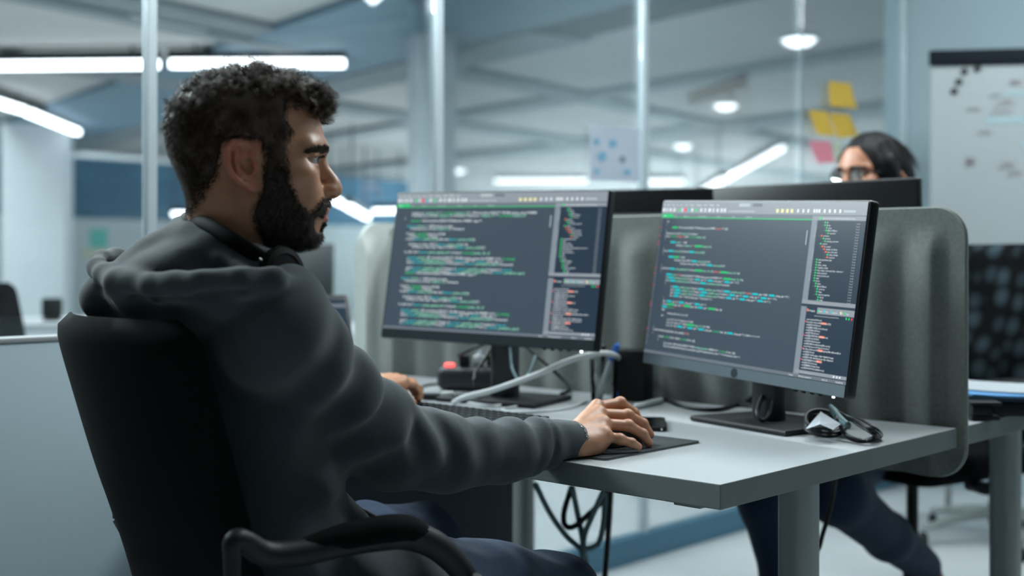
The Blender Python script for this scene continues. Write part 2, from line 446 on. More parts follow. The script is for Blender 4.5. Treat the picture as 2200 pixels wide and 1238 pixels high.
# ------------------------------------------------------------------ felt divider with soft vertical waves
def divider():
    a0, a1, z0, z1, r, b = -0.008, 1.6, 0.642, 1.157, 0.058, 0.820
    t = thing('desk_divider', 'grey felt divider with vertical waves standing between the two desks', 'desk divider', Dk((a0 + a1) / 2, b, z0))
    na, nz = 260, 44
    bm = B(); grid = {}
    def wave(a, z):
        w = 0.5 + 0.5 * math.cos(2 * math.pi * (a - 0.055) / 0.118)
        e = min(1, max(0, (z1 - z - 0.035) / 0.05)) * min(1, max(0, (a - a0 - 0.03) / 0.03))
        return 0.016 * (w ** 0.8) * e
    def clampz(a, z):
        for zc, sg in ((z1 - r, 1), (z0 + r, -1)):
            if a < a0 + r and (z - zc) * sg > 0:
                lim = zc + sg * math.sqrt(max(0, r * r - (a0 + r - a) ** 2))
                if (z - lim) * sg > 0: z = lim
        return z
    for side in (-1, 1):
        for i in range(na + 1):
            u = i / na
            a = a0 + (a1 - a0) * (u ** 1.25)
            for j in range(nz + 1):
                z = clampz(a, z0 + (z1 - z0) * j / nz)
                grid[side, i, j] = bm.verts.new(Dk(a, b + side * (0.0085 + wave(a, z)), z))
        for i in range(na):
            for j in range(nz):
                q = [grid[side, i, j], grid[side, i + 1, j], grid[side, i + 1, j + 1], grid[side, i, j + 1]]
                bm.faces.new(q if side > 0 else q[::-1])
    for i in range(na):
        for j in (0, nz): bm.faces.new([grid[-1, i, j], grid[-1, i + 1, j], grid[1, i + 1, j], grid[1, i, j]])
    for j in range(nz):
        for i in (0, na): bm.faces.new([grid[-1, i, j], grid[-1, i, j + 1], grid[1, i, j + 1], grid[1, i, j]])
    bmesh.ops.remove_doubles(bm, verts=bm.verts, dist=1e-5)
    bmesh.ops.recalc_face_normals(bm, faces=bm.faces)
    part('felt_panel', bm, M['felt'], t, 50)
    path = [Dk(a1, b, z1)] + [Dk(a0 + r + (a1 - a0 - r) * k, b, z1) for k in (0.5, 0.1, 0)]
    path += [Dk(a0 + r - r * math.sin(math.radians(x)), b, z1 - r + r * math.cos(math.radians(x))) for x in range(10, 91, 10)]
    path += [Dk(a0, b, z0 + r + 0.2), Dk(a0, b, z0 + r)]
    path += [Dk(a0 + r - r * math.cos(math.radians(x)), b, z0 + r - r * math.sin(math.radians(x))) for x in range(10, 91, 10)]
    bm = B(); tube(bm, path, 0.0032, 6); part('edge_seam', bm, M['felt_seam'], t)
    # the return panel that closes the far end of the desk
    bm = B(); g = {}; aw, nb_, nz_ = 1.625, 60, 30; b0_, b1_ = 0.70, 0.838
    for i in range(nb_ + 1):
        for j in range(nz_ + 1):
            bb = b0_ + (b1_ - b0_) * i / nb_; z = z0 + 0.10 + (z1 - z0 - 0.10) * j / nz_
            if bb < b0_ + r and z > z1 - r: z = min(z, z1 - r + math.sqrt(max(0, r * r - (b0_ + r - bb) ** 2)))
            wv = 0.016 * (0.5 + 0.5 * math.cos(2 * math.pi * (bb - 0.70) / 0.118)) ** 0.8 * min(1, max(0, (z1 - z - 0.03) / 0.05))
            for k in (-1, 1): g[k, i, j] = bm.verts.new(Dk(aw - k * (0.0085 + wv), bb, z))
    for i in range(nb_):
        for j in range(nz_):
            for k in (-1, 1): bm.faces.new([g[k, i, j], g[k, i + 1, j], g[k, i + 1, j + 1], g[k, i, j + 1]])
        for j in (0, nz_): bm.faces.new([g[-1, i, j], g[-1, i + 1, j], g[1, i + 1, j], g[1, i, j]])
    for j in range(nz_):
        for i in (0, nb_): bm.faces.new([g[-1, i, j], g[-1, i, j + 1], g[1, i, j + 1], g[1, i, j]])
    bmesh.ops.remove_doubles(bm, verts=bm.verts, dist=1e-5); bmesh.ops.recalc_face_normals(bm, faces=bm.faces)
    part('felt_return', bm, M['felt_pale'], t, 50)
    for a in (0.35, 1.2):
        bm = B(); box(bm, Dk(a, b - 0.018, ZT - 0.05), (0.06, 0.02, 0.07), DA, 0.003); part('clamp', bm, M['desk_metal'], t)
divider()

# ------------------------------------------------------------------ monitors
MW, MH, CHIN = 0.5618, 0.341, 0.0205
class Monitor:
    def __init__(s, label, c, yaw, tilt, roll, chin, foot_z=ZT, back_neck=0.06, group='computer monitors'):
        a = math.radians(yaw); th = math.radians(tilt); ro = math.radians(roll)
        r = Vector((math.cos(a), math.sin(a), 0)); nrm = Vector((-math.sin(a), math.cos(a), 0))
        u = UP * math.cos(th) + nrm * math.sin(th)
        s.r = r * math.cos(ro) + u * math.sin(ro); s.u = u * math.cos(ro) - r * math.sin(ro); s.n = s.r.cross(s.u)   # n points towards the viewer when negative
        s.n = -s.n; s.c = Vector(c); c = s.c
        back = nrm
        base = Vector((c.x, c.y, foot_z)) + back * back_neck
        s.base = base
        t = s.t = thing('monitor', label, 'monitor', base, group)
        ax = (s.r, s.u, -s.n if s.n.dot(nrm) < 0 else s.n)
        s.fw = ax[2]                                        # away from the sitter
        bm = B(); slab(bm, rrect(MW, MH, 0.006), c, ax, 0.022, 0.003)
        slab(bm, rrect(MW * 0.6, MH * 0.62, 0.03), c + ax[2] * 0.021, ax, 0.022, 0.010)
        h = part('housing', bm, M['bezel'], t, 40)
        bm = B(); slab(bm, rrect(MW - 0.012, CHIN, 0.002), c - s.u * (MH / 2 - CHIN / 2 - 0.001) - s.fw * 0.0016, ax, 0.002); part('chin', bm, chin, h)
        s.chin_y = -(MH / 2 - CHIN)
        s.sw, s.sh = MW - 0.010, MH - CHIN - 0.006
        s.sc = c + s.u * (CHIN / 2 - 0.001)
        q = c + s.r * (MW / 2 - 0.05) - s.u * (MH / 2 + 0.0015) + s.fw * 0.008
        bm = B(); box(bm, q + s.r * 0.012, (0.0045, 0.003, 0.0035), ax, 0.001); part('power_light', bm, M['led'], h)
        bm = B()
        for k in range(4): box(bm, q - s.r * (0.018 + 0.02 * k), (0.006, 0.004, 0.006), ax, 0.001)
        part('button_row', bm, M['bezel'], h)
        # stand: round neck, slim foot plate
        ya = (r, nrm, UP)
        st_top = c.z + 0.02
        bm = B(); slab(bm, rrect(0.066, 0.052, 0.025), base + UP * 0.008, ya, st_top - foot_z - 0.008, 0.002)
        box(bm, Vector((base.x, base.y, st_top - 0.03)) - nrm * 0.006, (0.09, 0.05, 0.09), ya, 0.008)
        part('stand_neck', bm, M['dark_plastic'], t, 40)
        bm = B(); slab(bm, [(-0.13, -0.085), (0.13, -0.085), (0.115, 0.10), (-0.115, 0.10)], base + UP * 0.0005, ya, 0.011, 0.004); part('stand_foot', bm, M['black_plastic'], t)

# glyphs once per character, then laid out by numpy
_gl = {}
def glyph(ch):
    if ch not in _gl:
        cu = bpy.data.curves.new('glyph', 'FONT'); cu.body = ch; cu.resolution_u = 1; cu.size = 1; cu.offset = 0.014
        o = bpy.data.objects.new('glyph', cu); COL.objects.link(o)
        dg = bpy.context.evaluated_depsgraph_get(); dg.update()
        me = bpy.data.meshes.new_from_object(o.evaluated_get(dg))
        v = np.array([x.co[:2] for x in me.vertices]).reshape(-1, 2)
        f = [tuple(p.vertices) for p in me.polygons]
        bpy.data.objects.remove(o); bpy.data.curves.remove(cu); bpy.data.meshes.remove(me)
        adv = (v[:, 0].max() + 0.07) if len(v) else 0.3
        _gl[ch] = (v, f, max(adv, 0.22))
    return _gl[ch]

class Screen:
    """Flat picture of a screen: rectangles and text laid out in u (right) and v (down), built as one mesh per layer."""
    def __init__(s, name, mon_c, r, u, fw, w, h, parent, mats):
        s.c, s.r, s.u, s.fw, s.w, s.h, s.parent, s.mats = mon_c, r, u, fw, w, h, parent, mats
        s.layers = {}
        s.name = name
    def P(s, x, y, lift): return s.c + s.r * ((x - 0.5) * s.w) + s.u * ((0.5 - y) * s.h) - s.fw * lift
    def _l(s, layer): return s.layers.setdefault(layer, ([], [], []))
    def rect(s, x0, y0, x1, y1, m, layer='window_panels', lift=0.0006, rot=None):
        V, F, MI = s._l(layer); n = len(V)
        V += [s.P(x, y, lift) for x, y in ((x0, y1), (x1, y1), (x1, y0), (x0, y0))]
        F.append((n, n + 1, n + 2, n + 3)); MI.append(m)
    def text(s, x, y, body, m, size=0.0155, layer='code_text', lift=0.0012, squeeze=0.78, vertical=False):
        """size: glyph height in v; returns the x where the text ends."""
        V, F, MI = s._l(layer); k = size * s.h
        for ch in body:
            if ch == ' ': x += 0.30 * k * squeeze / s.w; continue
            gv, gf, adv = glyph(ch); n = len(V)
            for p in gv:
                if vertical: V.append(s.P(x - p[1] * k / s.w, y - p[0] * k * squeeze / s.h, lift))
                else: V.append(s.P(x + p[0] * k * squeeze / s.w, y - p[1] * k / s.h, lift))
            F += [tuple(i + n for i in f) for f in gf]; MI += [m] * len(gf)
            if vertical: y -= adv * k * squeeze / s.h
            else: x += adv * k * squeeze / s.w
        return x
    def build(s):
        top = None
        for layer, (V, F, MI) in s.layers.items():
            off = wloc(s.parent if top is None else top)
            me = bpy.data.meshes.new(layer)
            me.from_pydata([tuple(v - off) for v in V], [], F)
            used = sorted(set(MI)); me.polygons.foreach_set('material_index', [used.index(i) for i in MI])
            o = link(layer, me, [s.mats[i] for i in used], s.parent if top is None else top)
            if top is None: top = o
        return top

def scr(name, rgb, st=1.0, rough=0.25):
    c = lin(rgb); return mat(name, tuple(x * 0.15 for x in c), rough, spec=0.5, emit=(c, st), noise=(30, 0.02))
SM = {'bg': scr('screen_editor', (62, 76, 88)), 'bg2': scr('screen_side', (38, 54, 70)), 'bar': scr('screen_toolbar', (140, 148, 156)), 'bar2': scr('screen_tab_row', (104, 114, 124)),
      'panel': scr('screen_divider', (126, 138, 148)), 'white': scr('text_white', (214, 222, 226), 1.1), 'grey': scr('text_grey', (176, 186, 192)), 'green': scr('text_green', (40, 200, 110), 1.1),
      'cyan': scr('text_cyan', (0, 190, 196), 1.1), 'mint': scr('text_mint', (150, 226, 190), 1.1), 'red': scr('text_red', (248, 120, 104), 1.1), 'hot': scr('mark_red', (238, 50, 84), 1.1),
      'orange': scr('text_orange', (246, 108, 50), 1.1), 'yellow': scr('icon_yellow', (226, 220, 160), 1.1), 'line': scr('tab_line_green', (30, 190, 110), 1.1), 'dim': scr('row_dim', (84, 96, 108))}
SK = list(SM); SMATS = [SM[k] for k in SK]; SI = {k: i for i, k in enumerate(SK)}
CODE = [
 (2, [('w', '}')]), (2, [('w', 'else')]), (2, [('w', '{')]), (6, [('g', '$criteria'), ('w', " = DB->selectRow('SELECT * FROM {catalog_sheet} WHERE "), ('r', '`page_id`'), ('w', "=?', 1)[0];")]),
 (2, [('w', '}')]), (2, [('w', 'if ($category) $_criteria['), ('m', "'category_id'"), ('w', '] = $category;')]), (2, [('w', 'if (isset('), ('g', '$_criteria['), ('r', "'category_id'"), ('w', ']) && '), ('g', '$_criteria['), ('m', "'category_id'"), ('w', '])')]), (2, [('w', '{')]),
 (6, [('c', '$search'), ('m', '_criteria'), ('r', ' .= '), ('w', "' AND")]), (10, [('w', '{catalog_mc.'), ('m', "`category_id`"), ('r', " = '"), ('g', '.$_criteria['), ('m', "'category_id'"), ('w', '];')]), (2, [('w', '}')]),
 (2, [('w', 'if (isset('), ('c', '$search'), ('m', '_param_arr[0]'), ('w', ') && trim('), ('c', '$search'), ('m', '_param_arr[0]'), ('w', '))')]), (2, [('w', '{')]), (6, [('c', '$search'), ('g', '_criteria'), ('w', " .= ' AND")]),
 (10, [('w', "({catalog_mc.`name` LIKE '%"), ('c', '$search'), ('m', '_param_arr[0]'), ('w', "%' OR")]), (14, [('w', "{catalog_mc.`name_lang`*`lang_id`='.LIKE '%"), ('c', '$search'), ('m', '_param_arr[0]'), ('w', "%')\";")]), (2, [('w', '}')]),
 (2, [('w', 'for ($i=1; $i<='), ('c', '$search'), ('m', '_param_quantity; $i++'), ('w', ') if (isset('), ('g', '$_criteria['), ('m', "'param_'.$i.'_id'"), ('w', ']) '), ('r', '&& trim('), ('g', '$_criteria['), ('m', "'param_'.$i.'_id'"), ('w', ']))')]), (2, [('w', '{')]),
 (6, [('c', '$_search'), ('m', '_param = '), ('r', 'DB'), ('w', "->selectRow('SELECT * FROM {catalog_param_list} WHERE `id`=?', "), ('g', '$_criteria['), ('m', "'param_'.$i.'_id'"), ('w', ']);')]),
 (6, [('w', 'if ('), ('c', '$_search'), ('m', "_param['param_type']"), ('w', "=='array') { "), ('c', '$search'), ('w', "_sign = '%'; "), ('c', '$search'), ('w', "_string_sign = ''; "), ('c', '$search'), ('w', "_list = ' + 0'; }")]),
 (6, [('w', 'elseif ('), ('c', '$_search'), ('m', "_param['param_type']"), ('w', "=='description' || "), ('c', '$_search'), ('m', "_param['param_type']"), ('w', "=='property')")]), (6, [('w', '{')]),
 (10, [('w', 'if ('), ('c', '$_search'), ('m', "_param['sec_type']"), ('w', "=='string' || "), ('c', '$_search'), ('m', "_param['sec_type']"), ('w', "=='text' || "), ('c', '$_search'), ('m', "_param['sec_type']"), ('w', '=='), ('r', "'read'"), ('w', ') { '), ('c', '$search'), ('w', "_sign = 'LIKE'; "), ('c', '$search'), ('w', "_string_sign = '%'; }")]),
 (10, [('w', 'elseif ('), ('c', '$_search'), ('m', "_param['sec_type']"), ('w', "=='integer' || "), ('c', '$_search'), ('m', "_param['sec_type']"), ('w', "=='number') { "), ('c', '$search'), ('w', "_sign = '='; "), ('c', '$search'), ('w', "_string_sign = ''; "), ('c', '$search'), ('w', "_list = ' + 0'; }")]),
 (10, [('w', 'elseif ('), ('c', '$_search'), ('m', "_param['sec_type']"), ('w', "=='bool' || "), ('c', '$_search'), ('m', "_param['sec_type']"), ('w', "=='select') { "), ('c', '$search'), ('w', "_sign = '='; "), ('c', '$search'), ('w', "_string_sign = ''; "), ('c', '$search'), ('w', "_list = ''; }")]),
 (10, [('w', 'else { '), ('c', '$search'), ('w', "_sign = '='; $search_string_sign = ''; $search_list = ''; }")]), (6, [('w', '}')]),
 (6, [('w', 'else { '), ('c', '$search'), ('w', "_sign = '%'; "), ('c', '$search'), ('w', "_string_sign = ''; "), ('c', '$search'), ('w', "_list = ''; }")]),
 (6, [('w', 'if (isset('), ('g', '$_criteria'), ('w', "['sign_'.$i]) "), ('r', '&& '), ('g', '$_criteria'), ('w', "['sign_'.$i]) "), ('c', '$search'), ('w', '_sign = '), ('g', '$_criteria'), ('w', "['sign_'.$i];")]),
 (6, [('c', '$search'), ('g', '_criteria'), ('r', ' .= "')]), (6, [('w', 'AND')]), (10, [('w', '{catalog_param_mc as `p_mc_\'.$i.\'`')]), (6, [('w', 'ON')]), (10, [('w', "`p_mc_'.$i.'`.`mc_id` = {catalog_mc.`id` AND")]),
 (10, [('w', "`p_mc_'.$i.'`.`param_id` = '\".intval("), ('g', '$_criteria['), ('m', "'param_'.$i.'_id'"), ('w', ']).\"\' AND')]),
 (10, [('w', "`p_mc_'.$i.'`.`value`"), ('c', '$search'), ('w', "_list \"' \""), ('c', '$search'), ('w', "_sign \"' \""), ('c', '$search'), ('w', '_string_sign.'), ('g', '$_criteria['), ('w', "'value_'.$i] "), ('c', '$search'), ('w', "_string_sign.\"'\"); // LIKE % / + / = / <> /")]),
 (2, [('w', '}')]), (2, [('w', "for ($i=1; $i<=DB::('catalog')('what_order_quantity'); "), ('r', '$i++'), ('w', ')')]), (2, [('w', '{')]), (6, [('w', 'if (isset('), ('g', '$_criteria'), ('w', "['order_'.$i]) && "), ('g', '$_criteria'), ('w', "['order_'.$i])")]), (6, [('w', '{')]),
 (10, [('w', "$_sort_param = DB->selectRow('SELECT * FROM "), ('m', '{catalog_param_list}'), ('w', " WHERE `id`=?', "), ('g', '$_criteria'), ('w', "['order_'.$i]);")]),
 (10, [('w', "if ($_sort_param['type']=='array' || $_sort_param['sec_type']=='integer') $search_order = '' + 0'; else $search_order = '';")])]
KEY = {'w': 'white', 'g': 'green', 'c': 'cyan', 'm': 'mint', 'r': 'red'}
TREE = [(1, 'g', 'db'), (1, 'g', 'library'), (2, 'g', 'query'), (2, 'g', 'MyCorTSBinary'), (3, 'g', 'resources'), (0, 'o', 'extension'), (1, 'g', 'property'), (2, 'g', 'extends_properties'), (0, 'g', 'controls'), (1, 'o', '1k_content'),
        (2, 'o', 'calendar_1k_library'), (3, 'o', 'main_tech_stack'), (4, 'g', 'policy_settings'), (4, 'o', 'resources'), (-1, 'g', 'auth_department_ajax'), (-1, 'g', 'small'), (-1, 'g', 'editor_catalog'), (-1, 'g', 'Templates_mobile'), (-1, 'g', 'final_request_1ssues.args filter_reference 1'),
        (-1, 'g', 'mobil_messpread'), (-1, 'g', 'others_js/ordine_nav'), (-1, 'g', 'small'), (-1, 'g', 'library'), (0, 'g', 'query'), (0, 'g', 'MyCorTSBinary'), (1, 'g', 'resources'), (1, 'g', 'fixing'), (1, 'g', 'universal_migration'), (2, 'g', 'library'), (2, 'g', 'setup')]
LOW = [(0, "getweb->getweb.ID('Shrows');"), (1, "foreach($xx->Object->pdfhtml-table('@self')[0]:"), (0, "echo[ID][ALT]->ID('Shrows');"), (0, "echo[ID][MD]->AREF[]->Learnet('Shrows');"), (0, "echo[ID][WHID]->ID('Start');"), (0, "echo[ID][TYPE]->ID('start');"), (1, "echo[ID][DESCRIPTION]->xls[ID@Resource]"),
       (0, "echo[ID][TR.AF]->ID('Email');"), (0, "echo[ID][TR.AF(2)]->3k.asx.met"), (0, "echo[ID][COM]->protect[Resource][ID]k_exercise]"), (0, "foreach->ID[Array as in 2017 Splac('source_Birot')'"), (1, "$xx->Bass->getResource.ID{67}@getkey]$range('Make.$Elements'[$E_let"),
       (0, "echo[ID][ID]->ID.email;"), (0, "echo[ID][AJD->Upds/Req,$page,->P@c/->'@gelBas.x'Sengage"), (0, "echo[ID][ID]->AND->dbs/db/Req;$keysp->'@c,->'@Sgelex.dl"), (1, "echo[ID][ID]@@[ID]->ID.@c/@proj_1]"), (0, "echo[ID][ID]->ID.ask.Searchers"), (0, "echo[ID][MEMBERS->ID.@art Found;"), (0, "echo[ID][DESCRIPTION]->xls[ID@Resource];")]

def screen(mon, code, indent_u, first, size, code_h, wide):
    s = Screen('display', mon.sc - mon.fw * 0.0012, mon.r, mon.u, mon.fw, mon.sw, mon.sh, mon.t, SMATS)
    R = lambda *a, m='bar', lift=0.0006: s.rect(*a, SI[m], 'display' if lift < 0.0004 else 'window_panels', lift)
    T = lambda x, y, b, m='white', sz=0.0155, **k: s.text(x, y, b, SI[m], sz, **k)
    R(0, 0, 1, 1, m='bg', lift=0.0)
    R(0, 0, 1, 0.074, m='bar'); R(0, 0.074, 1, 0.106, m='bar2')
    R(0.004, 0.080, 0.068, 0.104, m='line', lift=0.0009); R(0.004, 0.100, 0.774, 0.1055, m='line', lift=0.0009)
    R(0.774, 0.106, 1, 0.982, m='bg2'); R(0.774, 0.08, 0.798, 0.982, m='panel', lift=0.0008)
    R(0.778, 0.082, 1, 0.104, m='bar', lift=0.0009)
    R(0.774, 0.560, 1, 0.582, m='bar', lift=0.0009); R(0.774, 0.582, 1, 0.597, m='bg2', lift=0.0009)
    R(0.845, 0.597, 1, 0.632, m='bar', lift=0.0009)
    R(0.780, 0.956, 1, 0.975, m='bar', lift=0.0009); R(0, 0.980, 1, 1.0, m='bar2', lift=0.0008)
    R(0.757, 0.164, 0.761, 0.248, m='grey', lift=0.0009)
    # menu bar, tool icons, tabs
    x = 0.006
    for w in ('File', 'Edit', 'View', 'Go', 'Run', 'Tools', 'Project', 'Database', 'Build', 'Window', 'Help'): x = T(x, 0.026, w, 'white', 0.016) + 0.012
    R(0.42, 0.010, 0.475, 0.030, m='grey', lift=0.0009); R(0.49, 0.010, 0.535, 0.030, m='bar2', lift=0.0009)
    for i, xx in enumerate((0.004, 0.024, 0.044, 0.064, 0.095, 0.112, 0.128, 0.148, 0.168, 0.188, 0.218, 0.240, 0.262, 0.284, 0.306, 0.326, 0.345)):
        R(xx, 0.042, xx + (0.010 if i % 3 else 0.013), 0.064, m={4: 'green', 6: 'hot', 7: 'cyan', 9: 'green'}.get(i, 'white'), lift=0.0009)
        if i % 2: R(xx + 0.003, 0.048, xx + 0.007, 0.058, m='bar', lift=0.0011)
    T(0.37, 0.062, 'D:/source/catalog/src/main/include/services_search', 'white', 0.0125)
    for xx in (0.605, 0.628, 0.651, 0.672): R(xx, 0.042, xx + 0.012, 0.064, m='yellow', lift=0.0009)
    for xx in (0.702, 0.726, 0.748, 0.775, 0.786, 0.797, 0.820, 0.842, 0.864, 0.886): R(xx, 0.042, xx + 0.008, 0.062, m='white', lift=0.0009)
    R(0.905, 0.046, 0.955, 0.060, m='grey', lift=0.0009)
    T(0.014, 0.099, 'Setup', 'white', 0.015)
    for xx, w in ((0.076, 'Rules'), (0.13, 'Budget.csv'), (0.21, 'class/extendData'), (0.31, 'TestFiles'), (0.39, 'Script'), (0.46, 'EasyMessage')): T(xx, 0.097, w, 'grey', 0.013)
    T(0.82, 0.098, 'NameCorporation.TemplateScript.Java.ES7.Reservations', 'white', 0.012); R(0.806, 0.085, 0.815, 0.101, m='green', lift=0.0011)
    # code
    y = first
    for i, (ind, segs) in enumerate(code):
        if wide: 
            T(0.006, y, str(24 + i), 'grey', size * 0.75)
            if i in (3, 6, 8, 9, 17, 19, 23, 29, 30, 38): R(0.0005, y - size * 0.6, 0.0045, y - size * 0.1, m='hot', lift=0.0011)
        x = indent_u + (ind - 2) * 0.0088
        for k, b in segs:
            if x > (0.74 if wide else 0.58): break
            if not wide and k == 'r': k = 'w'
            x1 = T(x, y, b, 'white' if k == 'w' else KEY[k], size, squeeze=0.84)
            if k == 'c' and wide: R(x, y - size * 0.66, x1, y + size * 0.04, m='cyan', lift=0.0010)
            if k == 'g' and i % 2 and wide: R(x, y - size * 0.66, x1, y + size * 0.04, m='line', lift=0.0010)
            x = x1 + 0.002
        y += code_h
    # tree
    for i, (ind, k, w) in enumerate(TREE):
        yy = 0.122 + i * 0.01505; x = 0.822 + ind * 0.0085
        R(x, yy - 0.0088, x + 0.006, yy - 0.0004, m='green' if k == 'g' else 'orange', lift=0.0011); T(x - 0.007, yy, 'v' if k == 'o' else '>', 'grey', 0.009); T(x + 0.010, yy, w, 'white', 0.0125)
        T(0.965, yy + 0.004, 'Tue 28', 'grey', 0.010)
    T(0.812, 0.577, 'commons/main-menu.json', 'grey', 0.010)
    T(0.808, 0.622, 'Debugging', 'white', 0.0135); R(0.801, 0.608, 0.806, 0.624, m='red', lift=0.0011)
    for xx, w, k in ((0.855, 'Run4', 'green'), (0.880, 'Todo', 'cyan'), (0.910, 'Source2', 'cyan'), (0.950, 'G', 'yellow'), (0.968, 'Issue', 'green')): T(xx, 0.622, w, 'white', 0.012); R(xx - 0.007, 0.608, xx - 0.002, 0.624, m=k, lift=0.0011)
    T(0.835, 0.648, 'codebook/oneway/web/wrap.js/index2017html', 'grey', 0.011)
    for xx, k in ((0.968, 'green'), (0.979, 'green'), (0.990, 'hot')): R(xx, 0.638, xx + 0.005, 0.650, m=k, lift=0.0011)
    for i, (red, w) in enumerate(LOW):
        yy = 0.672 + i * 0.0152
        if red: R(0.800, yy - 0.010, 0.804, yy - 0.001, m='hot', lift=0.0011)
        T(0.806, yy, w, 'white', 0.0125, squeeze=0.66)
        if red: R(0.868, yy - 0.010, 0.890, yy + 0.001, m='orange', lift=0.0011)
    T(0.805, 0.971, 'commons/main-menu.json', 'grey', 0.010)
    for xx in (0.945, 0.958, 0.970): R(xx, 0.960, xx + 0.006, 0.971, m='white', lift=0.0011)
    T(0.755, 0.996, '7 issues', 'white', 0.013); T(0.80, 0.996, 'WLClass superblock !', 'white', 0.013); T(0.90, 0.996, 'UTF-8  LF', 'white', 0.012); T(0.958, 0.996, '12:32 M 2/28', 'white', 0.012)
    for a, b in ((0.797, 0.33), (0.797, 0.20), (0.797, 0.45)): T(a, b, 'Structure outline', 'grey', 0.011, vertical=True)
    return s.build()

mr = Monitor('sharp monitor full of code at the right end of the desk', (0.4407, 2.3463, 1.0018), -57.69, 7.69, -2.2, M['chin'])
screen(mr, CODE, 0.038, 0.116, 0.0155, 0.01925, True)
bm = B(); lathe(bm, mr.c - mr.u * (MH / 2 - 0.011) - mr.fw * 0.0017, [(0.009, -0.0003), (0.009, 0.001)], 24, (mr.r, mr.u, mr.fw)); part('badge', bm, M['chin_dark'], mr.t.children[0])
ml = Monitor('softer monitor full of code behind the left hand, beside the laptop', (-0.0476, 2.7232, 1.041), -32.24, 9.55, -0.96, M['chin_dark'])
HALF = [(2, [('w', " ")]), (6, CODE[9][1] + CODE[3][1][1:3]), (6, CODE[5][1] + CODE[9][1]), (2, [('w', '{')]), (6, [('g', '$criteria'), ('w', " = DB->selectRow('SELECT FROM {sheet WHERE "), ('r', '`page'), ('w', "=?',")]), (2, [('w', ' ')]),
        (4, CODE[8][1] + [('w', '{catalog_mc.name')]), (6, CODE[5][1]), (4, [('w', ' ')]), (4, CODE[6][1][:4]), (6, [('w', 'if (isset ('), ('g', '$criteria'), ('w', 'category)')]), (4, CODE[11][1]), (6, [('w', ' ')]),
        (6, CODE[14][1]), (8, CODE[15][1]), (4, [('w', ' ')]), (4, CODE[17][1][:6]), (6, [('w', ' ')]), (6, CODE[19][1]), (6, CODE[20][1][:8]), (6, CODE[21][1]), (6, [('w', ' ')]), (6, CODE[24][1][:10] + CODE[25][1][:4]), (6, CODE[23][1][:9])]
screen(ml, HALF + HALF[4:], 0.05, 0.135, 0.0235, 0.0192, False)
Monitor('dark monitor back behind the divider, in front of the dark-haired woman', Dk(0.50, 1.15, 1.236 - 0.168), 133.1, 2, 0, M['chin_dark'], group='computer monitors')
Monitor('dark monitor back behind the divider, seen between the two screens of code', Dk(1.14, 1.22, 1.246 - 0.168), 158, 2, 0, M['chin_dark'], group='computer monitors')
# ------------------------------------------------------------------ things on the near desk
def simple(name, label, cat, bm, m, group=None, smooth=40, loc=None):
    """A thing that is one mesh, with its origin at its own place."""
    if loc is None:
        bm.verts.ensure_lookup_table()
        loc = sum((v.co for v in bm.verts), Vector()) / len(bm.verts)
        loc.z = min(v.co.z for v in bm.verts)
    o = part(name, bm, m, None, smooth, loc)
    return tag(o, label, cat, group)

# mouse pad, mouse, keyboard, phone
bm = B(); slab(bm, rrect(0.205, 0.263, 0.008), Dk(0.349, 0.179, ZT + 0.0004), DA, 0.0028)
bm2 = bm
for f in bm.faces: f.material_index = 1 if abs(f.normal.z) < 0.5 else 0
slab(bm, rrect(0.2052, 0.2632, 0.008), Dk(0.349, 0.179, ZT + 0.0022), DA, 0.0012)
simple('mouse_pad', 'black cloth mouse pad under the right hand of the man', 'mouse pad', bm, [M['pad'], M['pad_edge']])
MOUSE = Dk(0.325, 0.175, ZT + 0.0036)
t = thing('computer_mouse', 'black mouse held under the right hand of the man', 'mouse', MOUSE)
bm = B(); n = 14; rows = []
mx = yawax(-48)                                                # mouse points away from the sitter
for i in range(n + 1):
    v = i / n; y = -0.056 + 0.112 * v
    hw = 0.030 * (1 - abs(2 * v - 1) ** 3.2) ** 0.5 * (0.92 + 0.16 * abs(v - 0.5)) + 0.0004
    hh = 0.034 * math.sin(math.pi * (0.10 + 0.85 * (1 - v) ** 0.85)) ** 0.7 * (1 - abs(2 * v - 1) ** 5) ** 0.5 + 0.001
    rows.append([bm.verts.new(MOUSE + mx[0] * (hw * math.cos(a)) + mx[1] * y + UP * (0.002 + hh * max(0, math.sin(a)) ** 0.75)) for a in [math.pi * j / 16 for j in range(17)]])
for i in range(n):
    for j in range(16): bm.faces.new((rows[i][j], rows[i][j + 1], rows[i + 1][j + 1], rows[i + 1][j]))
    bm.faces.new((rows[i][0], rows[i + 1][0], rows[i + 1][16], rows[i][16]))
bm.faces.new(rows[0]); bm.faces.new(rows[-1][::-1]); bmesh.ops.recalc_face_normals(bm, faces=bm.faces)
part('shell', bm, M['black_plastic'], t, 50)
bm = B(); lathe(bm, MOUSE + mx[1] * 0.030 + UP * 0.0225 - mx[0] * 0.003, [(0.005, 0), (0.009, 0.001), (0.009, 0.005), (0.005, 0.006)], 16, (mx[1], UP, mx[0])); part('scroll_wheel', bm, M['dark_plastic'], t, 40)

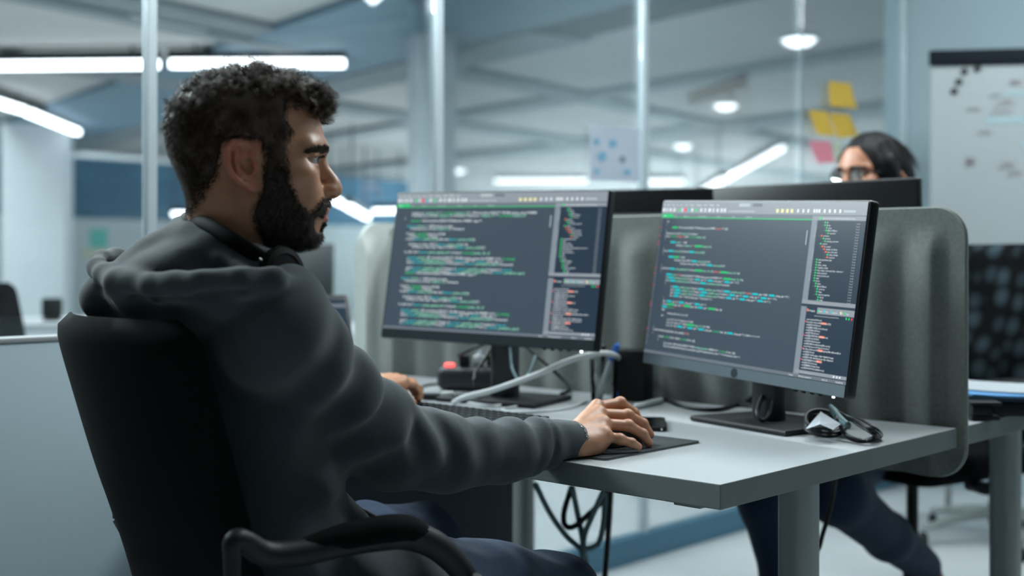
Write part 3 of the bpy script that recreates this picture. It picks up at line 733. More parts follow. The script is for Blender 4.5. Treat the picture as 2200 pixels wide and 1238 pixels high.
KA0, KA1, KB0, KB1 = 0.520, 0.955, 0.112, 0.247
kc = Dk((KA0 + KA1) / 2, (KB0 + KB1) / 2, ZT)
t = thing('keyboard', 'black keyboard under the left hand of the man', 'keyboard', kc)
bm = B(); box(bm, kc + UP * 0.008, (KA1 - KA0, KB1 - KB0, 0.014), DA, 0.004); part('case', bm, M['black_plastic'], t, 40)
bm = B(); rows = 6; cols = 22; rr = random.Random(4)
pa, pb = (KA1 - KA0 - 0.016) / cols, (KB1 - KB0 - 0.014) / rows
for i in range(rows):
    j = 0
    while j < cols:
        w = 6 if (i == 0 and j == 9) else 1
        a, b = KA0 + 0.008 + pa * (j + w / 2), KB0 + 0.007 + pb * (i + 0.5)
        ax = DA; c = Dk(a, b, ZT + 0.015)
        lo = rrect(pa * w - 0.002, pb - 0.002, 0.002, 2); hi = rrect(pa * w - 0.006, pb - 0.007, 0.002, 2)
        V0 = [bm.verts.new(c + D1 * x + D2 * y) for x, y in lo]; V1 = [bm.verts.new(c + D1 * x + D2 * y + UP * (0.008 + 0.001 * i)) for x, y in hi]
        m_ = len(V0); bm.faces.new(V1)
        for q in range(m_): bm.faces.new((V0[q], V0[(q + 1) % m_], V1[(q + 1) % m_], V1[q]))
        j += w
bmesh.ops.recalc_face_normals(bm, faces=bm.faces); part('keys', bm, M['key'], t)

pax = yawax(-6); pc = Vector((0.293 - 0.036, 2.368, ZT + 0.0005))
t = thing('smartphone', 'black smartphone lying face up behind the right hand of the man', 'phone', pc)
bm = B(); slab(bm, rrect(0.072, 0.150, 0.010), pc, pax, 0.0078, 0.002); part('body', bm, M['black_plastic'], t, 40)
bm = B(); slab(bm, rrect(0.066, 0.144, 0.008), pc + UP * 0.0078, pax, 0.0004); part('display', bm, M['phone_glass'], t)
bm = B(); lathe(bm, pc - pax[1] * 0.0751 + pax[0] * 0.027 + UP * 0.004, [(0.0022, 0), (0.0022, 0.0008)], 10, (pax[0], UP, -pax[1])); part('port', bm, M['chrome'], t)

# clear cup with pens, black box, white marker, white cable
cc = Vector((0.202, 2.735, ZT + 0.0005))
bm = B(); lathe(bm, cc, [(0.028, 0), (0.0315, 0.096), (0.030, 0.096), (0.0265, 0.004)], 28)
simple('pen_cup', 'clear plastic cup holding two pens, left of the black box', 'cup', bm, M['clear'])
def pen(p, q, label, body, cap, r=0.0045, capl=0.28):
    t = thing('pen', label, 'pen', p, 'pens and markers on the desk')
    d = (q - p); bm = B(); tube(bm, [p, p + d * 0.04, p + d * (1 - capl)], [r * 0.35, r, r], 12); part('barrel', bm, body, t, 40)
    bm = B(); tube(bm, [p + d * (1 - capl), q], r * 1.12, 12); s_ = d.normalized().cross(Vector((0, 1, 0))).normalized()
    tube(bm, [p + d * (1 - capl * 0.8) - Vector((0, r * 1.5, 0)), q - Vector((0, r * 1.5, 0)), q + d * 0.03], r * 0.45, 6)
    part('cap', bm, cap, t, 40)
pen(cc + Vector((-0.016, 0.004, 0.006)), W(1326, 742, 2.72), 'white pen with a blue cap standing in the clear cup', M['pen_white'], M['pen_blue'], 0.0062)
pen(cc + Vector((-0.006, 0.012, 0.006)), W(1297, 744, 2.75), 'dark pen standing in the clear cup behind the white pen', M['dark_plastic'], M['black_plastic'], 0.0045)
p0 = Wz(1362, 874, ZT + 0.0072)
pen(p0, Wz(1420, 861, ZT + 0.0072), 'white marker lying on the desk in front of the black box', M['pen_white'], M['pen_white'], 0.0062, 0.4)
bx_ = yawax(-22); bc = Vector((0.272, 2.80, ZT))
t = thing('network_box', 'upright black box standing right of the clear pen cup', 'electronic box', bc)
bm = B(); box(bm, bc + UP * 0.0575, (0.075, 0.075, 0.114), bx_, 0.004); part('case', bm, M['black_plastic'], t, 40)
bm = B()
for k in range(3): box(bm, bc + UP * (0.03 + 0.02 * k) - bx_[0] * 0.0376, (0.001, 0.05, 0.006), bx_)
part('vent_slots', bm, M['bezel'], t)
bm = B(); box(bm, bc + UP * 0.015 - bx_[1] * 0.0377 - bx_[0] * 0.028, (0.010, 0.002, 0.014), bx_, 0.0008); part('plug', bm, M['pen_blue'], t)

def cable(name, label, pts, r, m, sm=8, group=None):
    bm = B(); tube(bm, pts, r, 8, sm); return simple(name, label, 'cable', bm, m, group, 180)
cable('white_cable', 'thick white cable arching over the desk from the cup to the keyboard', [W(974, 866, 2.70), W(1000, 853, 2.68), W(1060, 838, 2.66), W(1150, 806, 2.64), W(1220, 776, 2.65), W(1280, 760, 2.67), W(1322, 764, 2.72), W(1338, 790, 2.90), Wz(1340, 838, ZT + 0.007)], 0.0062, M['cable_white'])
cable('charging_cable', 'thin white cable looping flat on the desk under the left monitor', [Wz(985, 862, ZT + .003), Wz(1060, 872, ZT + .003), Wz(1120, 862, ZT + .003), Wz(1165, 856, ZT + .003), Wz(1150, 866, ZT + .003), Wz(1080, 880, ZT + .003), Wz(1130, 886, ZT + .003), Wz(1215, 878, ZT + .003), Wz(1262, 862, ZT + .003)], 0.0025, M['cable_white'])
t = thing('power_strip', 'dark grey power strip with a red light behind the left monitor', 'power strip', Dk(1.2, 0.70, ZT))
px_ = yawax(-4); ps = W(1009, 811, 3.0); ps.z = ZT + 0.0305
bm = B(); box(bm, ps, (0.155, 0.058, 0.056), px_, 0.018, 4); part('housing', bm, M['dark_plastic'], t, 60)
bm = B(); box(bm, ps + Vector((-0.048, -0.006, 0.031)), (0.026, 0.018, 0.012), px_, 0.004); part('switch', bm, M['led_red'], t, 40)
for k, (x, mm) in enumerate(((-0.012, 'black_plastic'), (0.022, 'cable_white'), (0.055, 'black_plastic'))):
    bm = B(); box(bm, ps + Vector((x, 0, 0.0418)), (0.026, 0.03, 0.028), px_, 0.006); part('plug', bm, M[mm], t, 40)
cable('power_cable', 'black cable rising from the power strip behind the left monitor', [ps + Vector((-0.012, 0, 0.057)), W(985, 764, 3.0), W(1010, 752, 2.95), W(1045, 735, 2.9), W(1060, 700, 2.86)], 0.0042, M['cable_black'])
cable('power_cable', 'white cable rising from the middle plug of the power strip', [ps + Vector((0.022, 0, 0.057)), W(1036, 755, 2.98), W(1036, 735, 2.94), W(1060, 690, 2.86)], 0.0042, M['cable_white'])
cable('monitor_cable', 'dark cable hanging left of the neck of the left monitor', [W(1056, 745, 2.80), W(1040, 775, 2.76), W(1022, 800, 2.72), W(1020, 825, 2.70), Wz(1034, 846, ZT + 0.005), Wz(1080, 850, ZT + .005)], 0.0038, M['cable_black'])
cable('monitor_cable', 'dark cable crossing right of the neck of the left monitor', [W(1130, 745, 2.82), W(1165, 775, 2.80), W(1205, 812, 2.82), Wz(1225, 838, ZT + 0.005), Wz(1205, 846, ZT + .005)], 0.0038, M['cable_black'])
cable('monitor_cable', 'grey cable looping in front of the neck of the left monitor', [W(1095, 748, 2.74), W(1100, 790, 2.68), W(1115, 818, 2.66), W(1130, 812, 2.66), W(1150, 765, 2.74)], 0.003, M['cable_grey'])
cable('desk_cable', 'black cable running along the desk from behind the black box to the right monitor', [Wz(1425, 858, ZT + .0045), Wz(1480, 876, ZT + .0045), Wz(1540, 880, ZT + .0045), Wz(1590, 868, ZT + .0045), W(1625, 846, 2.62), W(1650, 815, 2.52)], 0.0044, M['cable_black'])
cable('monitor_cable', 'black cable loop hanging at the neck of the right monitor', [W(1662, 820, 2.44), W(1640, 850, 2.36), W(1627, 885, 2.33), W(1637, 903, 2.32), W(1652, 890, 2.33), W(1660, 850, 2.36), W(1668, 825, 2.42)], 0.0045, M['cable_black'])
t = thing('usb_adapter', 'small black and white adapter plug left of the thick white cable', 'adapter', Wz(945, 858, ZT))
ax_ = yawax(-15); p0 = Wz(930, 852, ZT + 0.008)
bm = B(); box(bm, p0, (0.045, 0.03, 0.014), ax_, 0.003); part('body', bm, M['black_plastic'], t, 40)
bm = B(); box(bm, p0 + Vector((0.034, -0.008, 0.003)), (0.03, 0.026, 0.018), ax_, 0.004); part('connector', bm, M['cable_white'], t, 40)
cable('adapter_cable', 'thin black cord lying left of the adapter by the left hand', [p0 - ax_[0] * 0.02, Wz(905, 832, ZT + .004), Wz(940, 826, ZT + .004), Wz(965, 838, ZT + .004)], 0.003, M['cable_black'])

# coiled cables in front of the right monitor
def coil(label, c, ax, rx, ry, turns, seed, m, wire=0.0032, tie=True):
    r = random.Random(seed); pts = []
    for i in range(turns * 14 + 1):
        a = 2 * math.pi * i / 14; k = 1 + 0.16 * math.sin(a * 0.37 + seed) + r.uniform(-0.03, 0.03)
        pts.append(c + ax[0] * (rx * k * math.cos(a)) + ax[1] * (ry * k * math.sin(a)) + ax[2] * (0.006 + 0.010 * (0.5 + 0.5 * math.sin(a * 0.29 + seed)) + 0.006 * math.sin(a * 2 + seed)))
    for p in pts: p.z = max(p.z, ZT + wire + 0.0005)
    t = thing('cable_coil', label, 'cable', Vector((c.x, c.y, ZT)), 'coiled cables by the right monitor')
    bm = B(); tube(bm, pts, wire, 7, 2); part('cord', bm, m, t, 180)
    return t
c1 = Wz(1772, 936, ZT); c1.z = ZT; rr = random.Random(9)
t = thing('cable_coil', 'flat black cable coil with a pale wrapper, touching the foot of the right monitor', 'cable', c1, 'coiled cables by the right monitor')
cx_ = yawax(8)
for k in range(6):
    th_ = math.radians(16 + 4 * k); vx = cx_[1] * math.cos(th_) + UP * math.sin(th_); rx, ry = 0.034 + rr.uniform(-.003, .003), 0.031 + rr.uniform(-.003, .003)
    o_ = c1 + cx_[0] * rr.uniform(-.004, .004) + UP * (0.0032 + ry * math.sin(th_) + 0.0012 * k)
    bm = B(); tube(bm, [o_ + cx_[0] * (rx * math.cos(a_)) + vx * (ry * math.sin(a_)) for a_ in [2 * math.pi * j / 28 for j in range(29)]], 0.0030, 8); part('cord_loop', bm, M['cable_black'], t, 180)
bm = B(); ww = [W(1733, 922, 2.18), W(1764, 886, 2.25), W(1806, 912, 2.17), W(1790, 924, 2.14), W(1762, 912, 2.15)]
vs = [bm.verts.new(p) for p in ww]; bm.faces.new(vs)
g = bmesh.ops.extrude_face_region(bm, geom=list(bm.faces)); bmesh.ops.translate(bm, verts=[e for e in g['geom'] if isinstance(e, bmesh.types.BMVert)], vec=(0, 0.003, 0.001)); bmesh.ops.recalc_face_normals(bm, faces=bm.faces)
part('wrapper', bm, M['paper'], t)
c2 = Wz(1846, 940, ZT); c2.z = ZT
t = thing('cable_coil', 'long black cable bundle with its grey end sticking up, right of the flat coil', 'cable', c2, 'coiled cables by the right monitor')
for k in range(6):
    ex, ey, ww_ = rr.uniform(-14, 8), rr.uniform(-10, 4), rr.uniform(5, 12)
    up_ = [W(1791 + k, 880 + k, 2.235), W(1812 + ww_ * .4, 898 - ww_ * .5 + k, 2.20), W(1846 + ex * .5, 916 - ww_ * .6 + ey, 2.165), W(1882 + ex, 932 + ey, 2.13)]
    dn_ = [Wz(1888 + ex, 942 + ey * .4, ZT + .004), Wz(1852 + ex * .4, 944 + ww_ * .3, ZT + .004), Wz(1818, 932 + k, ZT + .005), W(1800 + k * .5, 905 + k, 2.195), W(1793 + k, 886 + k, 2.23)]
    bm = B(); tube(bm, up_ + dn_, 0.0029, 8, 6); part('cord_loop', bm, M['cable_grey' if k == 1 else 'cable_black'], t, 180)
bm = B(); tube(bm, [W(1784, 873, 2.25), W(1792, 884, 2.232), W(1806, 902, 2.20), W(1822, 914, 2.18)], [.0045, .0072, .0075, .006], 10, 5); part('cable_sleeve', bm, M['cable_grey'], t, 180)

# laptop at the far left end of the desk
la = yawax(30); lc = Vector((-0.505, 2.86, ZT))
t = thing('laptop', 'open black laptop beside the left monitor, half hidden behind the shoulder of the man', 'laptop', lc)
bm = B(); slab(bm, rrect(0.325, 0.225, 0.012), lc - la[1] * 0.11 + UP * 0.001, la, 0.017, 0.003); part('base', bm, M['black_plastic'], t, 40)
bm = B(); slab(bm, rrect(0.28, 0.10, 0.004), lc - la[1] * 0.075 + UP * 0.0182, la, 0.0015); part('keys', bm, M['key'], t)
th = math.radians(16); lu = UP * math.cos(th) + la[1] * math.sin(th); ln = la[1] * math.cos(th) - UP * math.sin(th)
lax = (la[0], lu, ln); lcc = lc + UP * 0.018 + lu * 0.112
bm = B(); slab(bm, rrect(0.325, 0.222, 0.010), lcc, lax, 0.008, 0.002); part('lid', bm, M['bezel'], t, 40)
s = Screen('display', lcc - ln * 0.001, la[0], lu, ln, 0.305, 0.196, t, SMATS)
s.rect(0, 0, 1, 1, SI['bg2'], 'display', 0); s.rect(0, 0.05, 1, 0.10, SI['bar2'])
s.rect(0, 0.92, 1, 1, SI['dim']); s.rect(0.72, 0.13, 0.735, 0.9, SI['dim'])
rr = random.Random(7)
for i in range(20): s.text(0.04 + 0.03 * rr.randint(0, 3), 0.17 + i * 0.036, rr.choice(['if (isset($search)) {', '$criteria = DB->select();', 'return $list;', '}', 'foreach ($arr as $key)']), SI['grey'], 0.026)
for i in range(16): s.text(0.77, 0.18 + i * 0.04, rr.choice(['library', 'config.js', 'setup', 'index.html']), SI['grey'], 0.026)
s.build()

# drawer pedestal under the desk
pc = Dk(1.30, 0.47, 0)
t = thing('drawer_pedestal', 'dark grey drawer pedestal under the far end of the desk', 'drawer unit', pc)
bm = B(); box(bm, pc + UP * 0.345, (0.40, 0.56, 0.63), DA, 0.004); part('carcass', bm, M['pedestal'], t, 40)
for k, (z, h) in enumerate(((0.57, 0.15), (0.41, 0.15), (0.19, 0.27))):
    bm = B(); box(bm, pc - D2 * 0.287 + UP * z, (0.385, 0.016, h), DA, 0.003); dr = part('drawer', bm, M['pedestal'], t, 40)
    bm = B(); box(bm, pc - D2 * 0.302 + UP * (z + h / 2 - 0.03), (0.12, 0.014, 0.012), DA, 0.003); part('handle', bm, M['desk_metal'], dr, 40)
for sa in (-1, 1):
    for sb in (-1, 1):
        bm = B(); lathe(bm, pc + D1 * (sa * 0.16) + D2 * (sb * 0.23) + UP * 0.016 - D1 * 0.01, [(0.004, 0), (0.016, 0.001), (0.016, 0.019), (0.004, 0.02)], 14, (D2, UP, D1)); part('caster', bm, M['black_plastic'], t, 40)

# cables hanging below the desk
dz = 2.72
for lab, pts, m in [('long teal-grey cable slanting down from the desk edge to the cable knot', [(1150, 1040), (1180, 1100), (1215, 1150), (1248, 1182), (1258, 1215), (1262, 1260)], 'cable_grey'),
                    ('dark cable bending in a hook left of the knot under the desk', [(1228, 1046), (1212, 1100), (1214, 1128), (1232, 1132), (1262, 1108), (1290, 1082), (1312, 1062)], 'cable_black'),
                    ('thin grey cable dropping straight into the knot under the desk', [(1229, 1046), (1240, 1100), (1250, 1150), (1254, 1190), (1250, 1260)], 'cable_grey'),
                    ('grey cable running from the right down into the knot under the desk', [(1296, 1056), (1272, 1110), (1256, 1150), (1252, 1190), (1246, 1260)], 'cable_grey'),
                    ('rightmost grey cable swinging wide before the knot under the desk', [(1300, 1058), (1297, 1120), (1287, 1165), (1268, 1178), (1254, 1182), (1262, 1225), (1270, 1262)], 'cable_grey')]:
    ph = rr.uniform(-0.03, 0.03)
    cable('hanging_cable', lab, [W(x, y, dz + ph + 0.02 * math.sin(i * 1.3)) for i, (x, y) in enumerate(pts)] + ([Vector((W(1258, 1238, dz).x + ph, dz + 0.1, 0.01))]), 0.0065, M[m], 6, 'cables hanging under the desk')
cable('hanging_cable', 'thin black cable hanging just right of the near desk leg', [W(1796, 1020, 2.62), W(1788, 1070, 2.62), W(1776, 1120, 2.6), W(1762, 1170, 2.58), W(1752, 1240, 2.56), (0.62, 2.56, 0.01)], 0.005, M['cable_black'], 6)

# ------------------------------------------------------------------ things on the other desk
o = Dk(0.02, 1.12, ZT)
t = thing('document_tray', 'black tray full of papers on the other desk at the right', 'document tray', o)
oc = W(2185, 872, 2.62); oc.z = ZT + 0.001
ta = yawax(-8)
bm = B(); slab(bm, rrect(0.34, 0.25, 0.01), oc, ta, 0.026, 0.003); part('tray', bm, M['black_plastic'], t, 40)
rr = random.Random(3)
def sheet(c, w, h, yaw, m, label, th=0.003):
    bm = B(); ax = yawax(yaw); n = 8; lo = []; up = []
    for i in range(n + 1):
        for k, L in ((0, lo), (1, up)):
            for sgn in (-1, 1):
                u = i / n - 0.5
                L.append(bm.verts.new(c + ax[0] * (u * w) + ax[1] * (sgn * h / 2) + UP * (k * th + 0.006 * (u * 2) ** 2)))
    for i in range(n):
        a, b = 2 * i, 2 * i + 2
        bm.faces.new((up[a], up[b], up[b + 1], up[a + 1])); bm.faces.new((lo[a + 1], lo[b + 1], lo[b], lo[a]))
        for s_ in (0, 1): bm.faces.new((lo[a + s_], lo[b + s_], up[b + s_], up[a + s_]))
    for i in (0, n): bm.faces.new((lo[2 * i], lo[2 * i + 1], up[2 * i + 1], up[2 * i]))
    bmesh.ops.recalc_face_normals(bm, faces=bm.faces)
    return simple('paper_sheets', label, 'papers', bm, m, 'papers on the tray')
z0 = oc + UP * 0.0265
sheet(z0 + Vector((0.00, 0.0, 0.000)), 0.30, 0.21, -8, M['paper'], 'thick white paper pile at the bottom of the stack on the black tray', 0.010)
sheet(z0 + Vector((-0.01, -0.02, 0.0105)), 0.29, 0.20, 6, M['paper_blue'], 'blue folder between the white papers on the black tray', 0.004)
sheet(z0 + Vector((0.02, 0.01, 0.015)), 0.30, 0.21, -20, M['paper'], 'loose white sheets on top of the blue folder', 0.003)
st = Wz(2110, 902, ZT); st.z = ZT + 0.001
t = thing('stapler', 'black desk tool lying by the edge of the other desk in front of the tray', 'stapler', st)
sx = yawax(-4)
bm = B(); box(bm, st + UP * 0.005, (0.056, 0.05, 0.009), sx, 0.002); part('base', bm, M['black_plastic'], t, 40)
bm = B(); box(bm, st + UP * 0.019 - sx[0] * 0.006, (0.038, 0.045, 0.020), sx, 0.003); part('body', bm, M['black_plastic'], t, 40)
bm = B(); box(bm, st + UP * 0.033 + sx[0] * 0.002, (0.060, 0.05, 0.006), sx, 0.002); part('top_plate', bm, M['black_plastic'], t, 40)

# ------------------------------------------------------------------ office chairs
def caster(p, parent, m):
    bm = B(); lathe(bm, p + UP * 0.028 - Vector((0.012, 0, 0)), [(0.008, 0), (0.026, 0.002), (0.027, 0.008), (0.027, 0.016), (0.026, 0.022), (0.008, 0.024)], 16, (Vector((0, 1, 0)), UP, Vector((1, 0, 0)))); part('caster', bm, m, parent, 40)
def chair_base(t, c, rot, m, cm, zc=0.40, R=0.30):
    bm = B(); lathe(bm, Vector((c.x, c.y, 0.075)), [(0.030, 0), (0.030, 0.07), (0.026, 0.075), (0.026, 0.2), (0.016, 0.205), (0.016, zc - 0.075)], 20); part('gas_column', bm, M['black_plastic'], t, 40)
    for k in range(5):
        a = math.radians(rot + 72 * k); d = Vector((math.cos(a), math.sin(a), 0)); o = Vector((c.x, c.y, 0))
        bm = B(); tube(bm, [o + d * 0.02 + UP * 0.115, o + d * 0.15 + UP * 0.10, o + d * R + UP * 0.068], [0.028, 0.022, 0.015], 10, 4, 0.75); l = part('base_leg', bm, m, t, 60)
        caster(o + d * R, l, cm)
def backrest(bm, top, bot, hw_t, hw_b, fdir, t=0.035, curve=0.05, n=16, nv=22, rtop=0.05):
    """A gently curved back panel from its bottom centre to its top centre."""
    r = Vector((fdir.y, -fdir.x, 0)); g = {}
    for i in range(nv + 1):
        v = i / nv; c = bot.lerp(top, v); hw = hw_b + (hw_t - hw_b) * v
        hh = (top - bot).length; dt = (1 - v) * hh; db = v * hh
        for dd in (dt, db):
            if dd < rtop: hw -= rtop - math.sqrt(max(0, rtop * rtop - (rtop - dd) ** 2))
        lump = 0.028 * math.exp(-((v - 0.25) / 0.2) ** 2)
        for j in range(n + 1):
            u = 2 * j / n - 1
            p = c + r * (u * hw) + fdir * (curve * u * u + lump * (1 - u * u))
            e = math.sqrt(max(0.0, 1 - u ** 6)) * math.sqrt(max(0.03, 1 - (2 * v - 1) ** 14))
            g[0, i, j] = bm.verts.new(p + fdir * (t / 2 * e)); g[1, i, j] = bm.verts.new(p - fdir * (t / 2 * e))
    for i in range(nv):
        for j in range(n):
            for k in (0, 1): bm.faces.new([g[k, i, j], g[k, i, j + 1], g[k, i + 1, j + 1], g[k, i + 1, j]])
    for i in range(nv):
        for j in (0, n): bm.faces.new([g[0, i, j], g[0, i + 1, j], g[1, i + 1, j], g[1, i, j]])
    for j in range(n):
        for i in (0, nv): bm.faces.new([g[0, i, j], g[0, i, j + 1], g[1, i, j + 1], g[1, i, j]])
    bmesh.ops.remove_doubles(bm, verts=bm.verts, dist=1e-5); bmesh.ops.recalc_face_normals(bm, faces=bm.faces)
def seat_pad(c, f, w, d, m, t, th=0.07):
    bm = B(); r = Vector((f.y, -f.x, 0)); slab(bm, rrect(w, d, 0.07, 8), c - UP * th, (r, f, UP), th, 0.022); part('seat', bm, m, t, 50)
def arm_rest(t, side, c, f, m, za=0.68, w=0.29):
    r = Vector((f.y, -f.x, 0)); o = c + r * (side * w)
    bm = B(); tube(bm, [c + r * (side * 0.2) + f * 0.02 + UP * 0.40, o + f * 0.03 + UP * 0.42, o + UP * (za - 0.05)], 0.017, 10, 5, 1.0)
    a = part('arm_support', bm, m, t, 60)
    bm = B(); slab(bm, rrect(0.075, 0.24, 0.034, 6), o + f * 0.04 + UP * (za - 0.03), (r, f, UP), 0.028, 0.010); part('arm_pad', bm, m, a, 50)
def office_chair(label, c, deg, back_top, pale=False, mesh=True, arms=True, dz=0.0):
    f = Vector((math.cos(math.radians(deg)), math.sin(math.radians(deg)), 0)); c = Vector((c[0], c[1], 0))
    t = thing('office_chair', label, 'chair', c, 'office chairs')
    chair_base(t, c, deg + 20, M['chair_grey'] if pale else M['black_plastic'], M['black_plastic'], 0.40 + dz)
    c = c + UP * dz; back_top -= dz
    seat_pad(c + UP * 0.48, f, 0.48, 0.47, M['mesh_black'], t)
    bm = B(); tube(bm, [c - f * 0.12 + UP * 0.405, c - f * 0.25 + UP * 0.42, c - f * 0.285 + UP * 0.60], 0.02, 8, 5); part('back_support', bm, M['black_plastic'], t, 60)
    bm = B(); backrest(bm, c - f * 0.33 + UP * back_top, c - f * 0.235 + UP * 0.56, 0.22, 0.21, f); part('backrest', bm, M['mesh_holes'] if mesh else M['mesh_black'], t, 60)
    bm = B(); lathe(bm, c + UP * 0.385, [(0.10, 0), (0.12, 0.012), (0.12, 0.024)], 16); part('tilt_housing', bm, M['black_plastic'], t, 40)
    if arms:
        for s_ in (-1, 1): arm_rest(t, s_, c, f, M['black_plastic'])
    return t
# black mesh with its lit spots painted into the colour
mh = mat('chair_mesh_spotted', lin(22, 26, 30), 0.85, spec=0.12, bump=(900, 0.3)); M['mesh_holes'] = mh
nt = mh.node_tree; p = nt.nodes['Principled BSDF']
tc = nt.nodes.new('ShaderNodeTexCoord'); vo = nt.nodes.new('ShaderNodeTexVoronoi'); vo.inputs['Scale'].default_value = 15; vo.inputs['Randomness'].default_value = 0.35
cr = nt.nodes.new('ShaderNodeValToRGB'); cr.color_ramp.elements[0].position = 0.15; cr.color_ramp.elements[1].position = 0.55
cr.color_ramp.elements[0].color = (*lin(62, 76, 84), 1); cr.color_ramp.elements[1].color = (*lin(10, 13, 16), 1)
nt.links.new(tc.outputs['Object'], vo.inputs['Vector']); nt.links.new(vo.outputs['Distance'], cr.inputs['Fac']); nt.links.new(cr.outputs['Color'], p.inputs['Base Color'])

c0 = W(2176, 800, 4.62)
office_chair('farther mesh chair with a pale star base, standing before the whiteboard', (c0.x - 0.06, c0.y), 100, 1.095, pale=True)
c0 = W(34, 700, 4.6)
office_chair('black chair at the left edge of the photo behind the low white partition', (c0.x + 0.13, c0.y), -10, 0.965, arms=False, mesh=False)

# ------------------------------------------------------------------ low white cabinet, things beyond the glass
s0, s1 = 0.15, 1.45
cb = D1 * 2.28 + D2 * ((s0 + s1) / 2)
t = thing('low_partition', 'low white partition behind the chair of the man at the left', 'partition', cb)
CH = 0.912
bm = B(); box(bm, cb + UP * (CH / 2 + 0.01), (0.05, s1 - s0, CH - 0.04), DA, 0.004); part('panel', bm, M['wall_pale'], t, 40)
bm = B(); box(bm, cb + UP * (CH - 0.005), (0.054, s1 - s0 + 0.004, 0.010), DA, 0.002); part('top_cap', bm, M['desk_white'], t, 40)
for s_ in (s0 + 0.15, s1 - 0.15):
    bm = B(); box(bm, D1 * 2.28 + D2 * s_ + UP * 0.012, (0.36, 0.05, 0.022), DA, 0.004); part('foot', bm, M['joint'], t, 40)

def far_desk(label, c, yaw, L=1.6, D=0.8):
    ax = yawax(yaw); c = Vector((c[0], c[1], 0)); t = thing('office_desk', label, 'desk', c)
    bm = B(); box(bm, c + UP * 0.72, (L, D, 0.04), ax, 0.003); part('tabletop', bm, M['desk_white'], t)
    for sx in (-1, 1):
        for sy in (-1, 1):
            bm = B(); box(bm, c + ax[0] * (sx * (L / 2 - 0.06)) + ax[1] * (sy * (D / 2 - 0.06)) + UP * 0.35, (0.05, 0.05, 0.70), ax, 0.003); part('leg', bm, M['desk_metal'], t)
c0 = W(108, 700, 6.4); far_desk('pale desk beyond the glass, above the left end of the low partition', (c0.x + 0.1, c0.y), 20, 1.2, 0.8)
c1 = W(112, 690, 6.3); mm = yawax(12)
t = thing('desk_screen', 'small dark desk screen standing beyond the glass by the pale column', 'screen', Vector((c1.x, c1.y, 0.74)))
bm = B(); box(bm, Vector((c1.x, c1.y, 0.806)), (0.10, 0.03, 0.10), mm, 0.01); part('housing', bm, M['black_plastic'], t, 40)
bm = B(); box(bm, Vector((c1.x, c1.y, 0.748)), (0.08, 0.08, 0.014), mm, 0.004); part('stand', bm, M['black_plastic'], t, 40)
c2 = W(560, 640, 5.6); far_desk('pale desk beyond the glass, hidden behind the head of the man', (c2.x, c2.y + 0.1), 6, 1.5, 0.8)
Monitor('dark monitor beyond the glass, showing just right of the beard', (c2.x + 0.04, c2.y + 0.05, 0.955), 6, 3, 0, M['chin_dark'], foot_z=0.7405)

def Gp(px, py, off=0.012):
    k = (px - CX) / FPX; g = GC - off
    s_ = (0.7306 * g + 0.6828 * g * k) / (0.6828 - 0.7306 * k)
    p = D1 * g + D2 * s_
    p.z = CAMZ - (py - HY) / FPX * p.y
    return p
def glass_paper(name, quad, label, m, cat, group=None, off=0.012, marks=()):
    bm = B(); P = [Gp(x, y, off) for x, y in quad]; n = 6; fr = []; bk = []
    for i in range(n + 1):
        v = i / n; a, b = P[0].lerp(P[3], v), P[1].lerp(P[2], v); lift = -D1 * (0.012 * v * v if group else 0)
        fr.append([bm.verts.new(a + lift), bm.verts.new(b + lift)]); bk.append([bm.verts.new(a + lift + D1 * 0.0012), bm.verts.new(b + lift + D1 * 0.0012)])
    for i in range(n):
        bm.faces.new((fr[i][0], fr[i][1], fr[i + 1][1], fr[i + 1][0])); bm.faces.new((bk[i][1], bk[i][0], bk[i + 1][0], bk[i + 1][1]))
        for k in (0, 1): bm.faces.new((fr[i][k], fr[i + 1][k], bk[i + 1][k], bk[i][k]))
    for i in (0, n): bm.faces.new((fr[i][0], fr[i][1], bk[i][1], bk[i][0]))
    bmesh.ops.recalc_face_normals(bm, faces=bm.faces)
    ms = [m]
    for (mx_, my_, rx, ry, mk) in marks:
        if mk not in ms: ms.append(mk)
        q = [bm.verts.new(Gp(mx_ + rx * math.cos(a), my_ + ry * math.sin(a), off + 0.002)) for a in [2 * math.pi * j / 14 for j in range(14)]]
        bm.faces.new(q).material_index = ms.index(mk)
    return simple(name, label, cat, bm, ms, group, None)
N = 'sticky notes on the glass'
glass_paper('sticky_note', [(1782, 174), (1828, 180), (1837, 234), (1779, 228)], 'topmost yellow sticky note on the glass above the woman', M['note_yellow'], 'sticky note', N)
glass_paper('sticky_note', [(1738, 236), (1778, 240), (1790, 292), (1752, 290)], 'yellow sticky note above the pink one on the glass', M['note_yellow'], 'sticky note', N)
glass_paper('sticky_note', [(1782, 242), (1826, 246), (1840, 292), (1796, 298)], 'yellow sticky note just over the hair of the woman', M['note_yellow'], 'sticky note', N, 0.016)
glass_paper('sticky_note', [(1740, 302), (1784, 304), (1790, 350), (1752, 352)], 'pink sticky note on the glass left of the woman', M['note_pink'], 'sticky note', N)
glass_paper('sticky_note', [(1790, 304), (1806, 306), (1806, 352), (1794, 352)], 'pale sticky note between the pink one and the hair of the woman', M['poster_cream'], 'sticky note', N)
glass_paper('paper_chart', [(1270, 268), (1376, 278), (1374, 392), (1268, 388)], 'pale paper chart with blue dots taped to the glass', M['chart'], 'chart', None, 0.012,
            [(1317, 308, 8, 9, M['ink_blue']), (1294, 336, 9, 10, M['ink_blue']), (1282, 304, 6, 7, M['ink_blue']), (1338, 342, 7, 7, M['joint']), (1282, 368, 6, 6, M['ink_blue']), (1348, 370, 7, 7, M['ink_blue'])])
